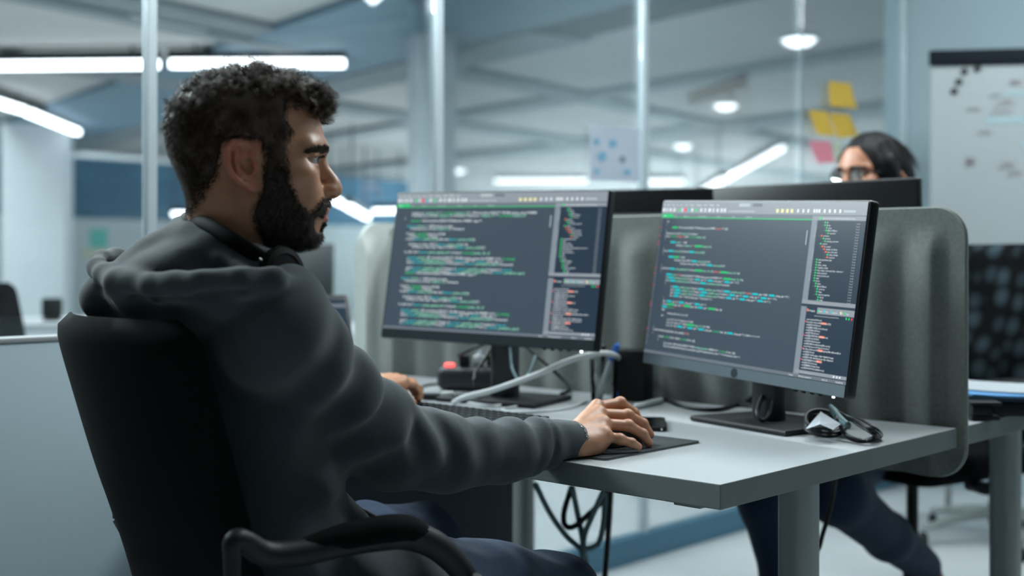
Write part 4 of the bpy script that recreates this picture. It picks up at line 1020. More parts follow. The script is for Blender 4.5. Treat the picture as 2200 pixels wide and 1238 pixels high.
def wall_poster(px, py, w, h, m, label):
    d = 20.0
    k = (px - CX) / FPX                                       # where the pixel ray meets the far white wall, just in front of it
    n_ = nn if nn.y < 0 else -nn; o_ = q0 + n_ * 0.103
    t_ = (o_.x * n_.x + o_.y * n_.y) / (k * n_.x + n_.y)
    p = Vector((k * t_, t_, CAMZ - (py - HY) / FPX * t_))
    bm = B(); box(bm, p, (w * t_ / FPX, 0.005, h * t_ / FPX), (dd, nn, UP)); simple('wall_poster', label, 'poster', bm, m, 'posters on the far wall', None)
wall_poster(212, 512, 44, 42, M['poster_teal'], 'teal poster on the far white wall left of the man')
wall_poster(204, 545, 62, 22, M['poster_cream'], 'cream paper strip below the teal poster on the far wall')

M['clamp'] = mat('clamp_navy', lin(18, 26, 36), 0.7, spec=0.2, noise=(30, 0.05))
# ------------------------------------------------------------------ whiteboard on its stand
wx = yawax(-9); wc = W(2190, 330, 5.05); wc.z = 0
BW, bz0, bz1 = 0.70, 0.70, 1.855
t = thing('whiteboard', 'white flip chart board with a black top clamp in front of the right wall', 'whiteboard', wc)
bm = B(); box(bm, wc + UP * ((bz0 + bz1) / 2), (BW, 0.02, bz1 - bz0), wx, 0.004); pb_ = part('board_panel', bm, M['board'], t)
bm = B(); box(bm, wc - wx[1] * 0.018 + UP * 1.878, (BW + 0.01, 0.03, 0.060), wx, 0.006); part('clamp_bar', bm, M['clamp'], t, 40)
rr = random.Random(5)
def scribble(px, py, w, h, mk, n=5):
    """A short run of handwriting: one zigzag stroke lying on the board."""
    k = (px - CX) / FPX; d = (wc.dot(wx[1])) / (k * wx[1].x + wx[1].y) - 0.0122
    pts = [W(px - w / 2 + w * i / (n * 4), py + h * 0.5 * math.sin(i * 1.9) + rr.uniform(-2, 2), d) for i in range(n * 4 + 1)]
    bm = B(); tube(bm, pts, 0.0022, 5, 2, 0.3); part('handwriting', bm, M[mk], pb_, None)
for a in ((2170, 220, 60, 18, 'ink_red'), (2165, 240, 70, 16, 'ink_red'), (2185, 178, 30, 14, 'ink_red'), (2095, 235, 36, 12, 'ink_red'), (2120, 285, 40, 12, 'ink_red'), (2085, 348, 22, 22, 'ink_red'), (2170, 355, 46, 20, 'ink_red'), (2185, 372, 40, 12, 'ink_red'), (2140, 205, 30, 8, 'ink_cyan')): scribble(*a)
for x, y, w, h in ((2160, 258, 80, 16), (2190, 200, 60, 10), (2196, 308, 10, 12)):
    k = (x - CX) / FPX; d = (wc.dot(wx[1])) / (k * wx[1].x + wx[1].y) - 0.0112
    bm = B(); box(bm, W(x, y, d), (w * d / FPX, 0.0015, h * d / FPX), wx); part('highlight_mark', bm, M['ink_cyan'], pb_)
for sx_ in (-1, 1):
    bm = B(); tube(bm, [wc + wx[1] * 0.02 + wx[0] * (sx_ * 0.2) + UP * 1.6, wc + wx[1] * 0.06 + wx[0] * (sx_ * 0.27) + UP * 0.01], 0.014, 10); part('leg', bm, M['desk_metal'], t, 60)
bm = B(); tube(bm, [wc + wx[1] * 0.03 + UP * 1.6, wc + wx[1] * 0.5 + UP * 0.01], 0.014, 10); part('leg', bm, M['desk_metal'], t, 60)
for px, py, lab in ((2072, 154, 'black magnet just under the clamp bar, left one of two'), (2100, 148, 'black magnet touching the clamp bar, right one of two'), (2060, 176, 'upper black magnet of the lower two on the whiteboard'), (2050, 196, 'lowest black magnet on the whiteboard')):
    k = (px - CX) / FPX; d = (wc.dot(wx[1])) / (k * wx[1].x + wx[1].y) - 0.011
    bm = B(); lathe(bm, W(px, py, d), [(0.014, 0), (0.014, 0.006), (0.011, 0.010)], 16, (wx[0], UP, -wx[1])); simple('magnet', lab, 'magnet', bm, M['bezel'], 'magnets on the whiteboard', 40)
# ------------------------------------------------------------------ smooth solid modelling: distance fields meshed as one surface
def _np(v): return np.array(v, dtype=np.float32)
class Field:
    def __init__(s, lo, hi, h):
        s.lo, s.h = _np(lo), h
        s.n = np.ceil((_np(hi) - s.lo) / h).astype(int) + 1
        s.ax = [s.lo[i] + h * np.arange(s.n[i], dtype=np.float32) for i in range(3)]
        s.f = np.full(s.n, 0.5, np.float32)
    def _sub(s, lo, hi):
        a = np.clip(np.floor((_np(lo) - s.lo) / s.h).astype(int), 0, s.n); b = np.clip(np.ceil((_np(hi) - s.lo) / s.h).astype(int) + 1, 0, s.n)
        sl = tuple(slice(a[i], b[i]) for i in range(3))
        return sl, s.ax[0][sl[0]][:, None, None], s.ax[1][sl[1]][None, :, None], s.ax[2][sl[2]][None, None, :]
    def op(s, lo, hi, fn, k, mode='+'):
        m = k + 3 * s.h
        sl, X, Y, Z = s._sub(_np(lo) - m, _np(hi) + m)
        a = s.f[sl]
        if a.size == 0: return s
        b = fn(X, Y, Z)
        if mode == '-': b = -b; q = np.maximum(k - np.abs(a - b), 0); s.f[sl] = np.maximum(a, b) + q * q / (4 * k)
        else: q = np.maximum(k - np.abs(a - b), 0); s.f[sl] = np.minimum(a, b) - q * q / (4 * k)
        return s
    def cap(s, a, b, ra, rb=None, k=0.01, mode='+'):
        a, b = _np(a), _np(b); rb = ra if rb is None else rb; d = b - a; L = float(d @ d) + 1e-12; R = max(ra, rb)
        def fn(X, Y, Z):
            t = np.clip(((X - a[0]) * d[0] + (Y - a[1]) * d[1] + (Z - a[2]) * d[2]) / L, 0, 1)
            return np.sqrt((X - a[0] - t * d[0]) ** 2 + (Y - a[1] - t * d[1]) ** 2 + (Z - a[2] - t * d[2]) ** 2) - (ra + (rb - ra) * t)
        return s.op(np.minimum(a, b) - R, np.maximum(a, b) + R, fn, k, mode)
    def chain(s, pts, rs, k=0.01, mode='+'):
        for i in range(len(pts) - 1): s.cap(pts[i], pts[i + 1], rs[i], rs[i + 1], k, mode)
        return s
    def ell(s, c, rad, ax=None, k=0.01, mode='+'):
        c, rad = _np(c), _np(rad); A = np.eye(3, dtype=np.float32) if ax is None else np.array([list(v) for v in ax], np.float32)
        R = float(rad.max()); m = float(rad.min())
        def fn(X, Y, Z):
            dx, dy, dz = X - c[0], Y - c[1], Z - c[2]; g = 0; g2 = 0
            for i in range(3):
                q = (dx * A[i, 0] + dy * A[i, 1] + dz * A[i, 2]) / rad[i]; g = g + q * q; g2 = g2 + (q / rad[i]) ** 2
            g = np.sqrt(g); g2 = np.sqrt(g2) + 1e-9
            return g * (g - 1) / g2
        return s.op(c - R, c + R, fn, k, mode)
    def grids(s): return s.ax[0][:, None, None], s.ax[1][None, :, None], s.ax[2][None, None, :]
    def mesh(s, lo_cut=None):
        """Naive surface nets: vertices (N,3) and quads (M,4), normals outward."""
        f = s.f; ins = f < 0; n = s.n
        c = np.zeros(n - 1, np.int8)
        for i in (0, 1):
            for j in (0, 1):
                for k in (0, 1): c += ins[i:n[0] - 1 + i, j:n[1] - 1 + j, k:n[2] - 1 + k]
        act = np.argwhere((c > 0) & (c < 8))
        ids = np.full(n - 1, -1, np.int32); ids[tuple(act.T)] = np.arange(len(act))
        P = np.zeros((len(act), 3), np.float64); W_ = np.zeros(len(act))
        cor = [(i, j, k) for i in (0, 1) for j in (0, 1) for k in (0, 1)]
        val = {q: f[act[:, 0] + q[0], act[:, 1] + q[1], act[:, 2] + q[2]] for q in cor}
        for q in cor:
            for a in range(3):
                if q[a] == 0:
                    q2 = list(q); q2[a] = 1; q2 = tuple(q2)
                    v0, v1 = val[q], val[q2]; m = (v0 < 0) != (v1 < 0)
                    t = v0[m] / (v0[m] - v1[m]); p = np.tile(np.array(q, float), (m.sum(), 1)); p[:, a] = t
                    P[m] += p; W_[m] += 1
        V = (P / W_[:, None] + act) * s.h + s.lo
        Q = []
        for a in range(3):
            b, c_ = (a + 1) % 3, (a + 2) % 3
            sl0 = [slice(None)] * 3; sl1 = [slice(None)] * 3; sl0[a] = slice(0, -1); sl1[a] = slice(1, None)
            d = ins[tuple(sl0)].astype(np.int8) - ins[tuple(sl1)].astype(np.int8)
            e = np.argwhere(d != 0)
            e = e[(e[:, b] > 0) & (e[:, c_] > 0) & (e[:, b] < n[b] - 1) & (e[:, c_] < n[c_] - 1)]
            sg = d[tuple(e.T)]
            def at(db, dc):
                x = e.copy(); x[:, b] -= db; x[:, c_] -= dc; return ids[tuple(x.T)]
            q = np.stack([at(1, 1), at(0, 1), at(0, 0), at(1, 0)], 1)
            q[sg < 0] = q[sg < 0][:, ::-1]
            Q.append(q[(q >= 0).all(1)])
        return V, np.concatenate(Q)

def relax(V, Q, it=1, w=0.5):
    """A little smoothing of a quad mesh by edge averaging."""
    for _ in range(it):
        A = np.zeros_like(V); n = np.zeros(len(V))
        for i in range(4):
            a, b = Q[:, i], Q[:, (i + 1) % 4]
            np.add.at(A, a, V[b]); np.add.at(n, a, 1); np.add.at(A, b, V[a]); np.add.at(n, b, 1)
        V = V * (1 - w) + w * A / np.maximum(n, 1)[:, None]
    return V
def vnormals(V, Q):
    fn = np.cross(V[Q[:, 2]] - V[Q[:, 0]], V[Q[:, 3]] - V[Q[:, 1]]); N = np.zeros_like(V)
    for i in range(4): np.add.at(N, Q[:, i], fn)
    return N / (np.linalg.norm(N, axis=1)[:, None] + 1e-12)

def np_obj(name, V, Q, mats, parent=None, mi=None, loc=None):
    """One mesh object from world-space arrays."""
    off = np.array(wloc(parent)) if parent is not None else np.array(loc if loc is not None else (0, 0, 0), float)
    me = bpy.data.meshes.new(name)
    Q = np.asarray(Q); V = np.asarray(V) - off
    me.vertices.add(len(V)); me.vertices.foreach_set('co', V.astype(np.float32).ravel())
    k = Q.shape[1]
    me.loops.add(Q.size); me.loops.foreach_set('vertex_index', Q.astype(np.int32).ravel())
    me.polygons.add(len(Q)); me.polygons.foreach_set('loop_start', np.arange(0, Q.size, k, dtype=np.int32))
    if mi is not None: me.polygons.foreach_set('material_index', np.asarray(mi, np.int32))
    me.update(calc_edges=True); me.validate()
    for x in (mats if isinstance(mats, (list, tuple)) else [mats]): me.materials.append(x)
    me.shade_smooth()
    o = bpy.data.objects.new(name, me); COL.objects.link(o)
    if parent is None: o.location = Vector(off)
    else: o.parent = parent
    return o

def in_poly(u, z, poly):
    r = np.zeros(u.shape, bool); n = len(poly)
    for i in range(n):
        (x0, y0), (x1, y1) = poly[i], poly[(i + 1) % n]
        r ^= ((y0 > z) != (y1 > z)) & (u < (x1 - x0) * (z - y0) / (y1 - y0 + 1e-12) + x0)
    return r

def strands(P, N, L, rng, comb, curl=0.004, turns=1.5, r0=0.00045, seg=7, stiff=0.6, droop=0.0):
    """Hair: three-sided tapering tubes from roots P along normals N bent towards comb, with a curl."""
    n = len(P)
    d = N * stiff + comb + rng.normal(0, 0.22, (n, 3)); d /= np.linalg.norm(d, axis=1)[:, None]
    a = np.cross(d, rng.normal(0, 1, (n, 3))); a /= np.linalg.norm(a, axis=1)[:, None]; b = np.cross(d, a)
    ph = rng.uniform(0, 2 * np.pi, n); tn = turns * rng.uniform(0.6, 1.4, n); cr = curl * rng.uniform(0.4, 1.5, n)
    V = np.zeros((n, seg, 3, 3)); 
    pts = np.zeros((n, seg, 3))
    for k in range(seg):
        t = k / (seg - 1); an = ph + tn * 2 * np.pi * t
        pts[:, k] = P + d * (L * t)[:, None] + (a * (np.cos(an) - np.cos(ph))[:, None] + b * (np.sin(an) - np.sin(ph))[:, None]) * (cr * min(1, t * 1.6))[:, None]
        pts[:, k, 2] -= droop * L * t * t
    for k in range(seg):
        t = k / (seg - 1); rr = r0 * (1.0 - 0.75 * t)
        for j in range(3):
            an = 2 * np.pi * j / 3
            V[:, k, j] = pts[:, k] + (a * math.cos(an) + b * math.sin(an)) * rr
    base = (np.arange(n) * seg * 3)[:, None]
    Q = []
    for k in range(seg - 1):
        for j in range(3):
            Q.append(base + np.array([[k * 3 + j, k * 3 + (j + 1) % 3, (k + 1) * 3 + (j + 1) % 3, (k + 1) * 3 + j]]))
    return V.reshape(-1, 3), np.concatenate(Q)
def poly_dist(u, z, poly):
    """Signed distance to a polygon in the side view, positive inside."""
    d = np.full(u.shape, 9.0)
    for i in range(len(poly)):
        a, b = np.array(poly[i]), np.array(poly[(i + 1) % len(poly)]); e = b - a
        t = np.clip(((u - a[0]) * e[0] + (z - a[1]) * e[1]) / (e @ e + 1e-12), 0, 1)
        d = np.minimum(d, np.hypot(u - a[0] - t * e[0], z - a[1] - t * e[1]))
    return np.where(in_poly(u, z, poly), d, -d)
def locks(P, N, L, rng, comb, per, curl, turns, spread=.0024, r0=.0004, seg=11):
    """Curly locks: each root carries `per` strands that share one curl."""
    n = len(P)
    d = N + comb + rng.normal(0, .25, (n, 3)); d /= np.linalg.norm(d, axis=1)[:, None]
    a = np.cross(d, rng.normal(0, 1, (n, 3))); a /= np.linalg.norm(a, axis=1)[:, None]; b = np.cross(d, a)
    ph = rng.uniform(0, 6.28, n); tn = turns * rng.uniform(.7, 1.35, n); cr = curl * rng.uniform(.6, 1.35, n)
    rep = lambda x: np.repeat(x, per, 0)
    P, d, a, b, ph, tn, cr, L = rep(P), rep(d), rep(a), rep(b), rep(ph), rep(tn), rep(cr), rep(L)
    m = n * per; ph = ph + rng.normal(0, .22, m); L = L * rng.uniform(.75, 1.1, m); cr = cr * rng.uniform(.85, 1.15, m)
    off = rng.normal(0, 1, (m, 3)) * spread
    pts = np.zeros((m, seg, 3))
    for k in range(seg):
        t = k / (seg - 1); an = ph + tn * 2 * np.pi * t; g = min(1, t * 1.8)
        pts[:, k] = P + off * (1 - .35 * t) + d * (L * t ** .9)[:, None] + (a * (np.cos(an) - np.cos(ph))[:, None] + b * (np.sin(an) - np.sin(ph))[:, None]) * (cr * g)[:, None]
    V = np.zeros((m, seg, 3, 3))
    for k in range(seg):
        rr = r0 * (1 - .7 * k / (seg - 1))
        for j in range(3):
            an = 2 * np.pi * j / 3; V[:, k, j] = pts[:, k] + (a * math.cos(an) + b * math.sin(an)) * rr
    base = (np.arange(m) * seg * 3)[:, None]; Q = []
    for k in range(seg - 1):
        for j in range(3): Q.append(base + np.array([[k * 3 + j, k * 3 + (j + 1) % 3, (k + 1) * 3 + (j + 1) % 3, (k + 1) * 3 + j]]))
    return V.reshape(-1, 3), np.concatenate(Q)
def merge(*VQ):
    off = 0; Vs = []; Qs = []
    for V, Q in VQ: Vs.append(V); Qs.append(Q + off); off += len(V)
    return np.concatenate(Vs), np.concatenate(Qs)

# ------------------------------------------------------------------ a head in its own frame: u forward, l sideways, z up
HT = np.array([  # z, front, back, half width
 (.1045, -.002, -.010, .004), (.103, .016, -.028, .018), (.099, .034, -.046, .032), (.09, .056, -.067, .049), (.078, .073, -.083, .0605), (.062, .0855, -.094, .0695), (.045, .0925, -.1005, .0745), (.03, .0960, -.1035, .0765), (.015, .0985, -.1040, .0765),
 (.005, .0985, -.102, .0755), (-.008, .0930, -.0985, .0735), (-.02, .0910, -.094, .0715), (-.035, .0925, -.088, .070), (-.05, .0960, -.081, .0685), (-.065, .0985, -.072, .066), (-.08, .0960, -.060, .063),
 (-.095, .0925, -.044, .0595), (-.11, .0860, -.020, .053), (-.118, .0770, .005, .041), (-.124, .058, .03, .020), (-.127, .045, .04, .004)])[::-1]
def head_field(h, male=True):
    F = Field((-.125, -.100, -.215), (.135, .100, .125), h)
    X, Y, Z = F.grids(); z = np.clip(F.ax[2], HT[0, 0], HT[-1, 0])
    fr, bk, hw = (np.interp(z, HT[:, 0], HT[:, i])[None, None, :] for i in (1, 2, 3))
    c = np.interp(z, [-.13, -.09, -.03, .04, .105], [.04, .02, -.012, -.02, -.006])[None, None, :]
    A = np.where(X > c, (X - c) / np.maximum(fr - c, .004), (X - c) / np.minimum(bk - c, -.004))
    q = (np.abs(Y) / np.maximum(hw, .003)) ** 2.25 + np.abs(A) ** 2.25
    q = q ** (1 / 2.25)
    zc = np.maximum(F.ax[2] - HT[-1, 0], HT[0, 0] - F.ax[2])[None, None, :]
    F.f = np.maximum((q - 1) * np.minimum(hw, .06), zc).astype(np.float32)
    F.cap((-.022, 0, -.055), (-.048, 0, -.215), .055, .062, .022)                                   # neck
    if male: F.cap((.030, 0, -.135), (.028, 0, -.165), .014, .012, .02)                              # throat
    for sg in (-1, 1):
        m = lambda u, l, zz: (u, sg * l, zz)
        F.cap(m(-.035, .045, -.06), m(.0, .022, -.19), .017, .013, .02)                              # neck muscle
        F.cap(m(.0905, .010, .0065), m(.0725, .047, .005), .0065, .006, .018)                         # brow
        F.ell(m(.095, .031, -.010), (.0125, .017, .0105), k=.010, mode='-')                          # socket
        F.ell(m(.0905, .0535, -.0085), (.0200, .0140, .0105), k=.010, mode='-')                        # outer rim of the orbit
        F.ell(m(.056, .051, -.030), (.024, .016, .014), k=.022)                                      # cheekbone
        F.ell(m(.066, .032, -.055), (.018, .016, .02), k=.02)                                        # cheek
        F.ell(m(.0, .052, -.088), (.028, .011, .025), k=.025)                                        # jaw angle
        # lids: a thin shell round the eyeball with an almond opening
        e = m(.0750, .031, -.010)
        F.ell(e, (.0142, .0150, .0135), k=.006)
        F.ell((e[0] + .007, e[1] + sg * .0040, e[2] - .0005), (.0195, .0178, .0050), k=.0012, mode='-')
        F.cap(m(.0875, .016, -.0008), m(.0790, .046, -.003), .0026, .0026, .005)                     # upper lid fold
        F.ell(m(.1005, .0125, -.0490), (.0125, .0070, .0088), k=.0045)                                # nose wing
    F.chain([(.0870, 0, -.004), (.0935, 0, -.016), (.1020, 0, -.029), (.1090, 0, -.0405), (.1120, 0, -.0480)], [.0066, .0068, .0078, .0092, .0098], .010)
    F.ell((.101, 0, -.0545), (.012, .006, .005), k=.006)                                              # column under the tip
    for sg in (-1, 1): F.ell((.1055, sg * .0085, -.0560), (.0062, .0048, .0036), k=.0015, mode='-')    # nostrils
    F.ell((.083, 0, -.074), (.0175, .027, .020), k=.014)
    F.ell((.0982, 0, -.0758), (.0066, .019, .0046), k=.004); F.ell((.0962, 0, -.0885), (.0074, .017, .0058), k=.004)
    for sg in (-1, 1): F.cap((.1065, 0, -.0816), (.086, sg * .026, -.0825), .0016, .0018, .002, '-')
    F.ell((.0735, 0, -.109), (.0145, .02, .0125), k=.015)
    for sg in (-1, 1):                                                                                # ears
        E0 = np.array((-.0135, sg * .0770, -.022)); t = math.radians(16); ph = math.radians(27)
        eq = np.array((-math.sin(t), 0, math.cos(t))); ep0 = np.array((math.cos(t), 0, math.sin(t))); out = np.array((0, sg, 0))
        ep = ep0 * math.cos(ph) - out * math.sin(ph); en = out * math.cos(ph) + ep0 * math.sin(ph)
        q = lambda p, r, n=0.0: E0 + ep * p + eq * r + en * n
        F.ell(q(-.001, 0, -.001), (.0215, .0300, .0038), (ep, eq, en), k=.004)
        F.ell(q(.012, -.004, -.008), (.014, .022, .010), (ep, eq, en), k=.008)
        hx = [(.011, .002), (.017, .011), (.0185, .021), (.0105, .0300), (-.005, .0312), (-.0175, .0225), (-.0225, .007), (-.0205, -.008), (-.0135, -.019), (-.005, -.027)]
        F.chain([q(p, r, .0026) for p, r in hx], [.0034, .0040, .0043, .0046, .0047, .0047, .0045, .0042, .0038, .0032], .0016)
        F.chain([q(p, r, .0022) for p, r in [(-.003, .021), (-.0105, .010), (-.0115, -.002), (-.006, -.012), (.003, -.0155)]], [.0034, .0040, .0042, .0040, .0032], .004)
        F.ell(q(.0045, -.001, .0045), (.0100, .0130, .0110), (ep, eq, en), k=.002, mode='-'); F.chain([q(p, r, .0035) for p, r in [(-.012, .019), (-.0165, .007), (-.0155, -.006)]], [.0020, .0024, .0018], .002, '-'); F.ell(q(.006, .0165, .004), (.006, .006, .004), (ep, eq, en), k=.003, mode='-')
        F.ell(q(.0155, -.003, .0020), (.0040, .0058, .0042), (ep, eq, en), k=.003)
        F.ell(q(.0035, -.0275, .0008), (.0090, .0085, .0044), (ep, eq, en), k=.004)
    return F
HAIR_P = [(.094, .052), (.075, .060), (.050, .066), (.042, .054), (.043, .040), (.053, .026), (.041, .010), (.044, -.012), (.047, -.036), (.012, -.036), (.013, -.008), (.006, .008), (-.014, .0135), (-.034, .008), (-.041, -.012), (-.044, -.034), (-.078, -.086), (-.14, -.086), (-.14, .16), (.14, .16), (.14, .052)]
BEARD_P = [(.045, -.022), (.047, -.042), (.060, -.066), (.073, -.080), (.082, -.074), (.090, -.0615), (.118, -.0600), (.118, -.15), (.030, -.150), (.022, -.127), (.004, -.104), (-.004, -.082), (.008, -.055), (.013, -.022)]
# ------------------------------------------------------------------ the bearded man
def skin_mat(name, col, rough=0.42):
    m = mat(name, col, rough, spec=0.5, noise=(60, 0.10), bump=(900, 0.12), sub=0.12)
    return m
M['skin'] = skin_mat('skin_man', lin(190, 138, 108))
M['lip'] = skin_mat('lip_man', lin(186, 104, 98), 0.38)
M['ear'] = skin_mat('skin_ear', lin(196, 124, 100))
M['hair'] = mat('hair_dark_brown', lin(76, 62, 52), 0.5, spec=0.35, noise=(60, 0.25))
M['beard'] = mat('beard_dark', lin(60, 52, 47), 0.5, spec=0.35, noise=(60, 0.2))
M['hoodie'] = mat('hoodie_fleece', lin(53, 63, 68), 0.95, noise=(1100, 0.40), bump=(1600, 0.35), sheen=0.25)
M['jeans'] = mat('jeans_dark_blue', lin(32, 54, 82), 0.85, noise=(300, 0.22), bump=(900, 0.4), sheen=0.1)
M['jeans_hem'] = M['jeans']
M['shoe'] = mat('shoe_dark', lin(34, 36, 40), 0.6, noise=(40, 0.1))
M['eye_white'] = mat('eye_white', lin(215, 212, 208), 0.12, noise=(60, 0.03), coat=0.6)
M['iris'] = mat('iris_brown', lin(52, 32, 22), 0.12, noise=(200, 0.3), coat=1.0)
M['pupil'] = mat('pupil', (0.003, 0.003, 0.003), 0.08, noise=(60, 0.02), coat=1.0)

class Frame:
    def __init__(s, o, deg, scale=1.0, pitch=0.0, roll=0.0):
        a = math.radians(deg); s.o = np.array(o, float); s.k = scale
        F = Vector((math.cos(a), math.sin(a), 0)); L = Vector((math.sin(a), -math.cos(a), 0)); U = Vector((0, 0, 1))
        R = Matrix.Rotation(math.radians(pitch), 3, L); F, U = R @ F, R @ U
        R = Matrix.Rotation(math.radians(roll), 3, F); L, U = R @ L, R @ U
        s.A = np.array([F, L, U])
    def __call__(s, V): return s.o + s.k * np.asarray(V, float) @ s.A
    def d(s, V): return np.asarray(V, float) @ s.A

HF = Frame(W(540, 330, 1.68), 14)
rng = np.random.default_rng(11)
FH = head_field(0.0017)
HV, HQ = FH.mesh(); HV = relax(HV, HQ, 1, 0.35)
HN = vnormals(HV, HQ)
fc = HV[HQ].mean(1)
lipm = (((fc[:, 0] - .099) / .0105) ** 2 + ((fc[:, 2] + .0822) / .0098) ** 2 + (fc[:, 1] / .0215) ** 4 < 1) & (fc[:, 0] > .085)

# hands: bone chains with unequal bent fingers, tendons and knuckles
def hand(h, wrist, mcps, fingers, thumb, fore, wr=0.027, r0=0.0098):
    allp = [p for f in fingers for p in f] + list(mcps) + list(thumb) + [wrist, fore]
    A = np.array([list(p) for p in allp]); F = Field(A.min(0) - .04, A.max(0) + .04, h)
    w = Vector(wrist)
    up = UP
    pal = [Vector(m) for m in mcps]
    F.cap(fore, w, wr + .001, wr - .001, .01)
    for i, m in enumerate(pal):
        c = w.lerp(m, 0.18) + (m - w.lerp(pal[1], 1)) * 0.28
        F.cap(c, m, .0165, .0112, .014)
        F.cap(c.lerp(m, .5) - UP * .006, m - UP * .005 - (m - w) * .05, .013, .010, .014)
    for a, b in zip(pal[:-1], pal[1:]): F.cap(a.lerp(w, .12) - UP * .003, b.lerp(w, .12) - UP * .003, .0105, .0105, .010)
    sc = [0.97, 1.0, 0.96, 0.84]
    for i, (m, f) in enumerate(zip(pal, fingers)):
        r = r0 * sc[i]
        ch = [m] + [Vector(p) for p in f]
        F.ell(m + UP * .0035, (.0088, .0088, .0080), k=.008)                                   # knuckle
        F.chain(ch, [r * 1.06, r * 0.98, r * 0.90, r * 0.80], .0026)
        F.ell(ch[1] + UP * .0006, (r * 1.09,) * 3, k=.004); F.ell(ch[2], (r * 0.98,) * 3, k=.003)
        F.cap(w.lerp(m, .35) + UP * .0125, m + UP * .0085, .0026, .0030, .010)                 # tendon
    th = [Vector(p) for p in thumb]
    F.chain(th, [.0165, .0130, .0108, .0088], .008)
    return F
mc = [W(1283, 876, 2.098), W(1288, 891, 2.072), W(1298, 912, 2.045), W(1300, 937, 2.020)]
fg = [[W(1333, 866, 2.126), W(1362, 888, 2.142), W(1380, 912, 2.140)],
      [W(1349, 893, 2.098), W(1381, 911, 2.112), W(1396, 934, 2.112)],
      [W(1350, 915, 2.062), W(1381, 933, 2.072), W(1394, 953, 2.078)],
      [W(1332, 944, 2.022), W(1357, 952, 2.028), W(1371, 960, 2.034)]]
thb = [W(1243, 938, 2.05), W(1275, 925, 2.115), W(1318, 928, 2.150), W(1350, 942, 2.150)]
RW = W(1226, 948, 2.0)
FR = hand(0.0014, RW, mc, fg, thb, W(1168, 957, 1.955))
FR.ell(W(1262, 962, 2.01), (.030, .022, .019), (D2, D1, UP), k=.016)                             # heel of the hand on the pad
X, Y, Z = FR.grids(); FR.f = np.maximum(FR.f, (ZT + 0.0045) - Z + 0 * X + 0 * Y).astype(np.float32)
RV, RQ = FR.mesh(); RV = relax(RV, RQ, 2, 0.4)
mcl = [W(866, 822, 2.44), W(852, 818, 2.47), W(838, 817, 2.50), W(824, 818, 2.52)]
fgl = [[W(886, 829, 2.475), W(897, 845, 2.49), W(898, 858, 2.485)], [W(884, 824, 2.52), W(899, 838, 2.54), W(902, 851, 2.54)],
       [W(870, 823, 2.55), W(886, 834, 2.575), W(890, 846, 2.58)], [W(852, 824, 2.565), W(866, 834, 2.59), W(870, 844, 2.595)]]
thl = [W(815, 838, 2.38), W(842, 846, 2.405), W(868, 856, 2.425), W(886, 867, 2.435)]
LW = W(793, 834, 2.37)
FL = hand(0.0018, LW, mcl, fgl, thl, W(750, 838, 2.30))
LV, LQ = FL.mesh(); LV = relax(LV, LQ, 1, 0.4)

# skeleton of the seated body
TN = np.array((-.405, 1.73, 1.03)); tf = np.array((.751, .660, 0)); tr = np.array((.660, -.751, 0)); tu = np.array((0, 0, 1.0))
T = lambda r, f, z: TN + tr * r + tf * f + tu * z
RS, RE = np.array(W(597, 712, 1.585)), np.array(W(838, 952, 1.80)); RWv = np.array(RW)
LS, LE, LWv = T(-.18, -.005, -.062), np.array((-.44, 2.10, .80)), np.array(LW)
HIPr, HIPl = np.array(W(790, 1290, 1.73)), np.array((-.375, 1.90, .575))
KNr, KNl = np.array(W(1190, 1294, 2.03)), np.array(W(902, 1174, 2.25))
ANr, ANl = np.array((.10, 2.02, .10)), np.array((-.06, 2.26, .10))
FB = Field((-.75, 1.4, .05), (.25, 2.5, 1.1), 0.010)
FB.ell(T(0, .02, -.17), (.155, .095, .18), (tr, tf, tu), k=.03); FB.ell(T(0, .035, -.36), (.14, .075, .18), (tr, tf, tu), k=.04)
FB.cap(T(0, -.01, .06), T(0, 0, -.05), .05, .06, .03)
FB.chain([RS, RE, RWv], [.045, .038, .024], .02); FB.chain([LS, LE, LWv], [.045, .038, .024], .02)
FB.cap(T(-.15, 0, -.06), T(.15, 0, -.06), .05, .05, .03)
FB.chain([HIPr, KNr, ANr], [.075, .052, .036], .03); FB.chain([HIPl, KNl, ANl], [.075, .052, .036], .03); FB.cap(HIPr, HIPl, .08, .08, .03)
BV, BQ = FB.mesh()
V, Q = merge((HF(HV), HQ), (RV, RQ), (LV, LQ), (BV, BQ))
mi = np.zeros(len(Q), int); mi[:len(HQ)][lipm] = 1; mi[:len(HQ)][(np.abs(fc[:, 1]) > .0735) & (fc[:, 0] < .012) & (fc[:, 0] > -.05) & (fc[:, 2] > -.062) & (fc[:, 2] < .016)] = 2
man = np_obj('person', V, Q, [M['skin'], M['lip'], M['ear']], None, mi, loc=(float(TN[0]), float(TN[1]), 0.46))
tag(man, 'person in a grey hoodie with curly dark hair and beard, seated, hand on mouse', 'person')

